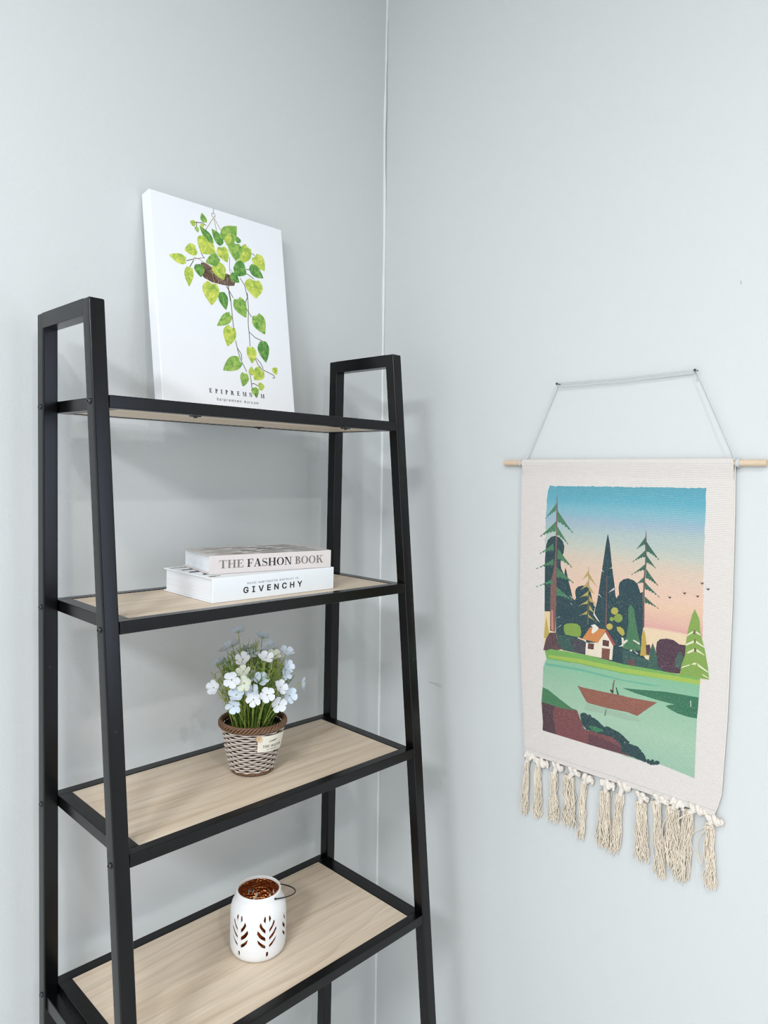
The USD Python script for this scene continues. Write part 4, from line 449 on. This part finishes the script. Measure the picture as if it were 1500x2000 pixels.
# fringe
def yarn(a, b, off0, off1, amp, rg, r=.00088):
    s = np.linspace(0, 1, 19); f1, f2 = rg.uniform(1.5, 4.5, 2); p1, p2 = rg.uniform(0, 6.28, 2)
    u = a[0] + (b[0] - a[0]) * s + amp * np.sin(f1 * s * 3.1 + p1) * s ** .6 * .6 +   .0009 * np.sin(s * 24 + p2); v = a[1] + (b[1] - a[1]) * s
    o = off0 + (off1 - off0) * s + .002 * np.sin(f2 * s * 3.1 + p2) * s
    return tube(tpos(u, v, np.maximum(o, .0015)), r, 4, caps=True)
for k, (ku, kv, au, av, bu, bv, w, n) in enumerate(TAS):
    ku, kv, au, av, bu, bv, w = [x / 1000 for x in (ku, kv, au, av, bu, bv, w)]
    rg = np.random.default_rng(100 + k); ms = []
    for i in range(int(n * 1.9)):
        q = rg.uniform(-1, 1); dd = rg.uniform(.0035, .0135)
        e = rg.uniform(-1, 1) * .5 + q * .5; le = rg.uniform(-.012, .006)
        ms.append(yarn((au + q * min(w * .38, .012), av - .003 * (1 - q * q)), (bu + e * w * .62, bv + le), dd, rg.uniform(.002, .013), .0050 + w * .10, rg))
    if k in (9, 10, 11):                                      # a few stray looped threads
        for i in range(3):
            a = rg.uniform(0, 1); pts = np.array([[au, av + .004, .012], [au - .03 + .05 * a, av + .02 + .03 * a, .016], [au - .035 + .06 * a, av + .045 + .02 * a, .015], [au - .01, av + .075 + .01 * a, .013]])
            s = np.linspace(0, 3, 18); c = np.c_[[np.interp(s, range(4), pts[:, j]) for j in range(3)]].T
            for _ in range(4): c[1:-1] = (c[:-2] + 2 * c[1:-1] + c[2:]) / 4
            ms.append(tube(tpos(c[:, 0], c[:, 1], c[:, 2]), .0008, 4))
    ts = obj('tassel', cat(ms), 'yarn', tg, True)
    # knot: thick wraps slanting down from the hem, and the gathered neck
    rk = np.random.default_rng(500 + k); L_ = .0135 * rk.uniform(.85, 1.15); th = np.linspace(0, 2 * np.pi * 2.3, 48); s = th / th[-1]
    fat = .0048 + .0016 * np.sin(np.pi * s)
    kn = tube(tpos(ku - L_ + 2 * L_ * s, kv - .0035 + .0050 * s + fat * np.cos(th + rk.uniform(0, 6)), .0090 + .0038 * np.sin(th)), .0024 + .0018 * np.sin(np.pi * s), 8)
    core = tube(tpos(np.linspace(ku - L_, ku + L_, 7), np.linspace(kv - .0035, kv + .0015, 7), np.full(7, .0085)), .0036 + .0022 * np.sin(np.linspace(.3, 2.8, 7)), 9)
    neck = tube(tpos(np.linspace(ku - .004, au, 6), np.linspace(kv, av + .003, 6), np.linspace(.0085, .0085, 6)), np.linspace(.0058, .0052, 6), 9)
    obj('knot', cat([kn, core, neck]), 'yarn_knot', ts, True)
# cord over two nails, looped round the rod at both ends
rp = np.array(RODPTS) / 1000
n1, n2 = rp[3] + (.002, .0035), rp[4] + (0, .0035)
def coil(u, v, turns=2):
    th = np.linspace(0, 2 * np.pi * turns, 14 * turns); return tpos(u + .0018 * th / 6.28, v + .0064 * np.cos(th), .0080 + .0064 * np.sin(th))
cl1 = coil(-.0065, .0080, 2); cl2 = coil(.4215, .0043, 3)
path = np.vstack([cl1[::-1], tpos(rp[2][0], rp[2][1], .012), tpos(n1[0] - .003, n1[1] + .001, .0085), tpos(n1[0], n1[1] - .0050, .0085), tpos((n1[0] + n2[0]) / 2, (n1[1] + n2[1]) / 2 - .0030, .0082), tpos(n2[0], n2[1] - .0050, .0085), tpos(n2[0] + .003, n2[1] + .001, .0085), tpos(rp[5][0], rp[5][1], .012), cl2])
obj('cord', tube(path, .0012, 6), 'cord_grey', tg, True)
obj('cord', tube(np.vstack([tpos(n1[0] + .002, n1[1] + .002, .0075), tpos((n1[0] + n2[0]) / 2, (n1[1] + n2[1]) / 2 + .0035, .0078), tpos(n2[0] - .001, n2[1] - .001, .0075), tpos(n2[0] + .002, n2[1] + .012, .0065)]), .0011, 6), 'cord_grey', tg, True)  # second, lower line between the nails, drawn as a thin tube
for (u, v), lab in ((rp[3] + (.001, -.0005), 'small steel nail holding the wall hanging cord at its left bend'), (rp[4] + (0, -.0005), 'small steel nail holding the wall hanging cord at its right bend')):
    q = tpos(u, v, 0)[0]
    nl = thing('wall_nail', lab, 'nail', q)
    sh_ = place(lathe([(0, -.004), (.0010, -.003), (.0010, .0115)], 12), q, TU, -TV, TN); hd = place(lathe([(0, .0135), (.0020, .0133), (.0024, .0125), (.0020, .0115), (0, .0115)], 14), q, TU, -TV, TN)
    obj('shank', sh_, 'nail_steel', nl, 40); obj('head', hd, 'nail_steel', nl, 40)

# ------------------------------------------------------------------ basket pot with artificial flowers
bumpy('wicker_white', 'c4b8ae', .65, 500.0, .0004, var=.16); bumpy('wicker_brown', '6f5038', .5, 400.0, .0004, var=.28); plain('gap_shade_dark', '2c211b', .8)
bumpy('moss', '33461f', .9, 300.0, .002, var=.4); plain('tag_paper', 'ece6d6', .7, .2); plain('button_wood', 'd8b791', .5)
def leafy(name, col, tr):
    c = lin(col); mat(name, {'p': ('principled_bsdf', dict(base_color=c, roughness=.55, specular_ior_level=.3)), 't': ('translucent_bsdf', dict(color=c)), 'm': ('mix_closure', dict(fac=tr))}, [('p.BSDF', 'm.closure1'), ('t.BSDF', 'm.closure2')], 'm.closure')
for nm, col in (('petal_white', 'eff0f3'), ('petal_blue', 'e4edf6'), ('petal_cream', 'e6e9d8')): leafy(nm, col, .3)
for nm, col in (('sprig_lime', 'c6d06e'), ('sprig_green', '9aba54'), ('sprig_deep', '688f3e')): leafy(nm, col, .45)
PC = np.array([.3273, -.1441, PT[2] + .0002])
fp = thing('flower_pot', 'woven basket pot of white and pale blue artificial flowers on the third shelf', 'potted flowers', PC)
f0 = np.array([-.5777, -.8162, 0]); r0 = np.array([.8162, -.5777, 0]); up = np.array([0, 0, 1.0])
def around(phi, r, h): return PC + r * (math.cos(phi) * f0 + math.sin(phi) * r0) + up * h
wr_ = lambda h: .0370 + (.0560 - .0370) * (h / .085) ** .9
NS = 26
obj('gap_shade_liner', place(lathe([(0, .003), (.0345, .003), (wr_(.085) - .0032, .086), (wr_(.085) - .0046, .086), (.033, .0045), (0, .0045)], 48), PC, (1, 0, 0), (0, 1, 0), (0, 0, 1)), 'gap_shade_dark', fp, 40)  # dark inner shell, added so gaps in the weave read as shade
ws = []
for i in range(17):
    h = .0085 + i * .00455; th = np.linspace(0, 2 * np.pi, 157)[:-1]
    rr_ = wr_(h) + .0019 * np.cos(NS / 2 * th + i * np.pi)
    ws.append(tube(np.c_[PC[0] + rr_ * np.cos(th), PC[1] + rr_ * np.sin(th), PC[2] + h +   .0004 * np.sin(3 * th + i)], .00168, 6, closed=True))
p_ = obj('woven_wall', cat(ws), 'wicker_white', fp, True, kind='stuff')
st_ = []
for k in range(NS):
    a = (k + .5) * 2 * np.pi / NS; st_.append(tube([(PC[0] + wr_(h) * math.cos(a), PC[1] + wr_(h) * math.sin(a), PC[2] + h) for h in np.linspace(.004, .088, 7)], .0011, 5))
obj('wicker_stakes', cat(st_), 'wicker_brown', fp, True, kind='stuff')
def braid(R, h, a, b, turns, r, n=3):
    return cat([tube([(PC[0] + (R + a * math.cos(turns * t + 2 * math.pi * j / n)) * math.cos(t), PC[1] + (R + a * math.cos(turns * t + 2 * math.pi * j / n)) * math.sin(t), PC[2] + h + b * math.sin(turns * t + 2 * math.pi * j / n)) for t in np.linspace(0, 2 * np.pi, 301)[:-1]], r, 6, closed=True) for j in range(n)])
obj('braided_rim', braid(.0580, .0905, .0027, .0046, 13, .0023, 4), 'wicker_brown', fp, True)
obj('braided_foot', braid(.0366, .0046, .0018, .0018, 12, .0020, 3), 'wicker_brown', fp, True)
obj('moss_fill', place(lathe([(0, .083), (.02, .084), (.040, .080), (.0515, .078), (.0505, .072), (0, .070)], 40), PC, (1, 0, 0), (0, 1, 0), (0, 0, 1)), 'moss', fp, True)
# paper tag bent round the basket, with a wooden button
NPH, NHH = 20, 6
def tagpt(a, b, lift): 
    phi = math.radians(9 + 62 * a); h = .0815 - .0050 * a - (.0315 - .001 * a) * b
    return around(phi, wr_(h) + .0042 + lift, h)
V = [tagpt(i / NPH, j / NHH, l) for l in (0, .0006) for i in range(NPH + 1) for j in range(NHH + 1)]; q = lambda l, i, j: l * (NPH + 1) * (NHH + 1) + i * (NHH + 1) + j
F = []
for i in range(NPH):
    for j in range(NHH):
        F += [(q(1, i, j), q(1, i, j + 1), q(1, i + 1, j + 1)), (q(1, i, j), q(1, i + 1, j + 1), q(1, i + 1, j)), (q(0, i, j), q(0, i + 1, j + 1), q(0, i, j + 1)), (q(0, i, j), q(0, i + 1, j), q(0, i + 1, j + 1))]
    for j in (0, NHH): F += [(q(0, i, j), q(1, i, j), q(1, i + 1, j)), (q(0, i, j), q(1, i + 1, j), q(0, i + 1, j))]
for j in range(NHH):
    for i in (0, NPH): F += [(q(0, i, j), q(1, i, j), q(1, i, j + 1)), (q(0, i, j), q(1, i, j + 1), q(0, i, j + 1))]
tm = trimesh.Trimesh(V, F, process=False); trimesh.repair.fix_normals(tm)
tgp = obj('paper_tag', tm, 'tag_paper', fp, 40, label='cream paper tag')
def ontag(m, a0, b0, sa):
    """wrap flat lettering (x along the tag, y up) onto the tag"""
    v = np.array(m.vertices); W_, H_ = .0560, .0315
    m = m.copy(); m.vertices = np.array([tagpt(a0 + x / W_, b0 - y / H_, .0007 + z) for x, y, z in v]); return m
obj('tag_lettering', ontag(cat(serif('THE MAISON', .0046, .0390, .0001)), .16, .72, 1), 'ink_dark', tgp, False)
obj('tag_lettering', ontag(tracked('by collection', .0025, .022, .0001), .30, .88, 1), 'ink_grey', tgp, False)
sq = LineString([(0.0, 0), (.002, .002), (.003, .0005), (.005, .003), (.006, .001), (.0075, .0035), (.008, .001), (.011, .0045), (.010, .0015), (.013, .003), (.016, .0045)]).buffer(.00035, quad_segs=2)
obj('tag_lettering', ontag(plate(sq, .0001), .36, .40, 1), 'ink_dark', tgp, False)
bq = tagpt(.03, .14, .0008); bn = bq - around(0, 0, 0); bn[2] = 0; bn /= np.linalg.norm(bn); bx_ = np.cross(up, bn)
obj('wooden_button', cat([place(lathe([(0, .0012), (.0034, .0012), (.0040, .0022), (.0049, .0022), (.0053, .0012), (.0050, 0), (0, 0)], 24), bq, bx_, up, bn)]), 'button_wood', fp, 40, label='small pale wooden button')
for dx in (-.0012, .0012):
    for dz in (-.0012, .0012): obj('button_hole', place(lathe([(0, .00135), (.0006, .00135), (.0007, .0010)], 10), bq + bx_ * dx + up * dz, bx_, up, bn), 'plug_black', fp, 40)
# foliage: sprigs of fine needles from the moss up into a dome
DC = PC + up * .166
rg = np.random.default_rng(5); groups = {'sprig_lime': [], 'sprig_green': [], 'sprig_deep': []}
def needle(a, b, r): return tube(np.array([a, (a + b) / 2 + (0, 0, .0006), b]), [r * .7, r, r * .35], 3, caps=False)
for k in range(84):
    t_ = 2 * np.pi * k * .618; rad = math.sqrt((k + .5) / 84)
    base = PC + np.array([.036 * rad * math.cos(t_), .036 * rad * math.sin(t_), .080])
    tip = DC + np.array([.078 * rad * math.cos(t_ + .2), .078 * rad * math.sin(t_ + .2), .070 * math.sqrt(max(0, 1 - (rad * .97) ** 2)) - .018 * rad]) * rg.uniform(.80, 1.02)
    mid = (base + tip) / 2 + np.array([0, 0, .012 + .01 * rad]); s = np.linspace(0, 1, 9)[:, None]; path = (1 - s) ** 2 * base + 2 * s * (1 - s) * mid + s ** 2 * tip
    col = ('sprig_lime', 'sprig_green', 'sprig_lime', 'sprig_green', 'sprig_deep')[k % 5]; L_ = groups[col]
    L_.append(tube(path, np.linspace(.0011, .0006, 9), 4, caps=False))
    for j in range(36):
        u = rg.uniform(.12, 1.0); p0 = np.array([np.interp(u, s[:, 0], path[:, i]) for i in range(3)]); an = rg.uniform(0, 2 * np.pi); dr = np.array([math.cos(an), math.sin(an), rg.uniform(.4, 1.5)]); dr /= np.linalg.norm(dr)
        (L_ if u > .3 else groups['sprig_deep']).append(needle(p0, p0 + dr * rg.uniform(.007, .016), .00058))
for col, L_ in groups.items(): obj('fine_foliage', cat(L_), col, fp, True, kind='stuff')
# flowers: five cupped petals on a stalk each
def petal(size, cup):
    n, m_ = 9, 5; V = []; F = []
    for i in range(n):
        s = i / (n - 1); w = size * .47 * (.16 + .84 * math.sin(math.pi / 2 * min(1, s / .74)) ** 1.15) * math.sqrt(max(0.0, 1 - (max(0, s - .66) / .36) ** 2.4))
        for j in range(m_):
            t = j / (m_ - 1) * 2 - 1
            V.append((.10 * size + s * size * (1 - .05 * t * t * (s > .6)), w * t, cup * size * (s ** 1.5 - .25 * math.sin(s * 5)) + .10 * size * t * t * s))
    for i in range(n - 1):
        for j in range(m_ - 1):
            a = i * m_ + j; F += [(a, a + m_, a + m_ + 1), (a, a + m_ + 1, a + 1)]
    V = np.array(V); k = len(V); lo = V - (0, 0, .0003); F2 = [(b + k, a + k, c + k) for a, b, c in F]
    bd = [i * m_ for i in range(n)] + [(n - 1) * m_ + j for j in range(1, m_)] + [i * m_ + m_ - 1 for i in range(n - 2, -1, -1)]
    F3 = [q for a, b in zip(bd, bd[1:]) for q in ((a, b, b + k), (a, b + k, a + k))]
    return trimesh.Trimesh(np.vstack([V, lo]), F + F2 + F3, process=False)
rear = [[x * 1000 for x in (.078 * math.cos(a), .078 * math.sin(a), z)] + [kd] for a, z, kd in ((.35, .030, 0), (.75, .062, 1), (1.1, .015, 0), (1.5, .050, 0), (1.9, .020, 1), (1.35, .075, 1))]
for k, (x, y, z, kd) in enumerate(FLOWERS + rear):
    rg = np.random.default_rng(300 + k); c = DC + np.array([x, y, z]) / 1000
    nrm = np.array([x, y, z]) / 85 + np.array([0, 0, .45]) + f0 * .35 * (k < len(FLOWERS)) + rg.normal(0, .28, 3); nrm /= np.linalg.norm(nrm)
    X = np.cross(nrm, [0.1, .2, 1]); X /= np.linalg.norm(X); Y2 = np.cross(nrm, X); mt = ('petal_white', 'petal_blue', 'petal_cream')[kd]
    sz = .0127 * rg.uniform(.92, 1.1); base = PC + up * .082 + np.array([x, y, 0]) / 1000 * .35
    s = np.linspace(0, 1, 8)[:, None]; path = (1 - s) ** 2 * base + 2 * s * (1 - s) * ((base + c) / 2 + up * .012) + s ** 2 * (c - nrm * .002)
    fl = obj('flower', cat([tube(path, .0007, 5), place(lathe([(0, .0006), (.0004, .0004), (.0008, -.0004), (.0016, -.0025), (0, -.004)], 10), c, X, Y2, nrm)]), 'sprig_lime', fp, True)
    a0 = rg.uniform(0, 6.28)
    for j in range(5):
        a = a0 + j * 2 * math.pi / 5 + rg.normal(0, .06); cu = rg.uniform(.10, .36)
        obj('petal', place(petal(sz, cu), c, X * math.cos(a) + Y2 * math.sin(a), -X * math.sin(a) + Y2 * math.cos(a), nrm), mt, fl, True)

# ------------------------------------------------------------------ ceramic candle lantern with leaf cut-outs
bumpy('white_ceramic', 'f1f0ef', .32, 60.0, .0003); plain('wire_black', '131313', .4)
mat('copper_foil', {'g': ('geometry', {}), 'm': ('mapping', dict(scale=(1, 1, 1.6))), 'v': ('voronoi_texture', dict(scale=150.0)), 'n': ('noise_texture', dict(scale=90.0, detail=4.0)), 'a': ('math', dict(math_type='add')), 'b': ('bump', dict(strength=1.0, distance=.0035)),
    'r': ('rgb_ramp', {'ramp': [(.3, lin('b06a42')), (.55, lin('dc935c')), (.75, lin('f4cf95'))]}), 'p': ('principled_bsdf', dict(metallic=1.0, roughness=.30))},
    [('g.position', 'm.vector'), ('m.vector', 'v.vector'), ('m.vector', 'n.vector'), ('v.distance', 'a.value1'), ('n.fac', 'a.value2'), ('a.value', 'b.height'), ('b.normal', 'p.normal'), ('n.fac', 'r.fac'), ('r.color', 'p.base_color')])
LC = np.array([.3265, -.1711, PT[3] + .0002])
lt = thing('candle_lantern', 'white ceramic candle lantern with leaf cut-outs and copper lining on the lowest visible shelf', 'lantern', LC)
lf0 = np.array([-.587, -.8096, 0]); lr0 = np.array([.8096, -.587, 0])
def revolve(poly, seg=128): return manifold3d.CrossSection([[tuple(p) for p in poly]]).revolve(seg)
outer = [(0, 0), (.0400, 0), (.0445, .0015), (.0480, .005), (.0500, .011), (.0508, .019), (.0509, .040), (.0508, .074), (.0500, .083), (.0478, .091), (.0445, .0975), (.0418, .102), (.0408, .1055), (.0408, .1115), (.0402, .1135), (.0388, .1142), (.0374, .1135)]
inner_ = [(.0372, .110), (.0386, .104), (.0428, .0975), (.0464, .0892), (.0484, .0815), (.0491, .072), (.0491, .019), (.0475, .009), (.042, .004), (0, .004)]
lin_o = [(0, .0042), (.0418, .0042), (.0472, .0092), (.0488, .0190), (.0488, .072), (.0481, .0813), (.0461, .0890), (.0425, .0972), (.0383, .1038), (.0369, .1095)]
lin_i = [(.0364, .1095), (.0378, .1037), (.0420, .0970), (.0456, .0888), (.0476, .0812), (.0483, .072), (.0483, .0192), (.0467, .0095), (.0415, .0048), (0, .0048)]
slit = [[(6.8, 80), (4.9, 86), (3.4, 86.5), (2.9, 82), (3.7, 75)], [(12.2, 77), (14.2, 72), (12.2, 67), (8.6, 61.5), (3.7, 56.5), (3.7, 62), (8.8, 68.5)], [(17.0, 63), (17.8, 57.5), (14.6, 51.5), (10.5, 47), (3.7, 42.5), (3.7, 48), (10.8, 54.5)], [(17.4, 46), (15.8, 39.5), (9.4, 32), (3.7, 28.8), (3.7, 33.8), (11, 39.5)]]
cut = []
for k in range(6):
    ph = math.radians(19 + 60 * k); nrm = lf0 * math.cos(ph) + lr0 * math.sin(ph); tx = np.cross(up, nrm)
    shp = [[(x / 1000, h / 1000) for x, h in s] for s in slit] + [[(-x / 1000, h / 1000) for x, h in s][::-1] for s in slit] + [[(-.0019, .0135), (0, .0125), (.0019, .0135), (.0017, .0215), (-.0017, .0215)]]
    for s in shp:
        g = Polygon(s).buffer(.0004).buffer(-.0001); e = manifold3d.CrossSection([list(g.exterior.coords)[:-1]], manifold3d.FillRule.Positive if hasattr(manifold3d.FillRule, 'Positive') else 0)
        if e.area() <= 0: e = manifold3d.CrossSection([list(g.exterior.coords)[:-1][::-1]])
        c = e.extrude(.040).transform(np.array([[tx[0], up[0], nrm[0], nrm[0] * .030], [tx[1], up[1], nrm[1], nrm[1] * .030], [tx[2], up[2], nrm[2], 0]]))
        cut.append(c)
CUT = manifold3d.Manifold.batch_boolean(cut, manifold3d.OpType.Add)
def at(m): 
    q = m.to_mesh(); return trimesh.Trimesh(q.vert_properties[:, :3] + LC, q.tri_verts, process=False)
obj('ceramic_body', at(revolve(outer + inner_) - CUT), 'white_ceramic', lt, 35)
obj('copper_lining', at(revolve(lin_o + lin_i) - CUT), 'copper_foil', lt, 35, label='crinkled copper foil lining')
P44 = lf0 * math.cos(math.radians(46)) + lr0 * math.sin(math.radians(46)); D134 = lf0 * math.cos(math.radians(134)) + lr0 * math.sin(math.radians(134))
ss = np.linspace(0, np.pi, 40)
obj('wire_handle', tube([LC + up * .1072 + P44 * .0425 * math.cos(s) + D134 * .086 * math.sin(s) - up * .032 * math.sin(s) for s in ss], .0011, 8), 'wire_black', lt, True)
for s in (-1, 1):
    obj('handle_eyelet', place(lathe([(0, .0030), (.0015, .0028), (.0019, .001), (.0019, -.001)], 12), LC + up * .1072 + P44 * .0406 * s, D134, up * s, P44 * s), 'wire_black', lt, 35)
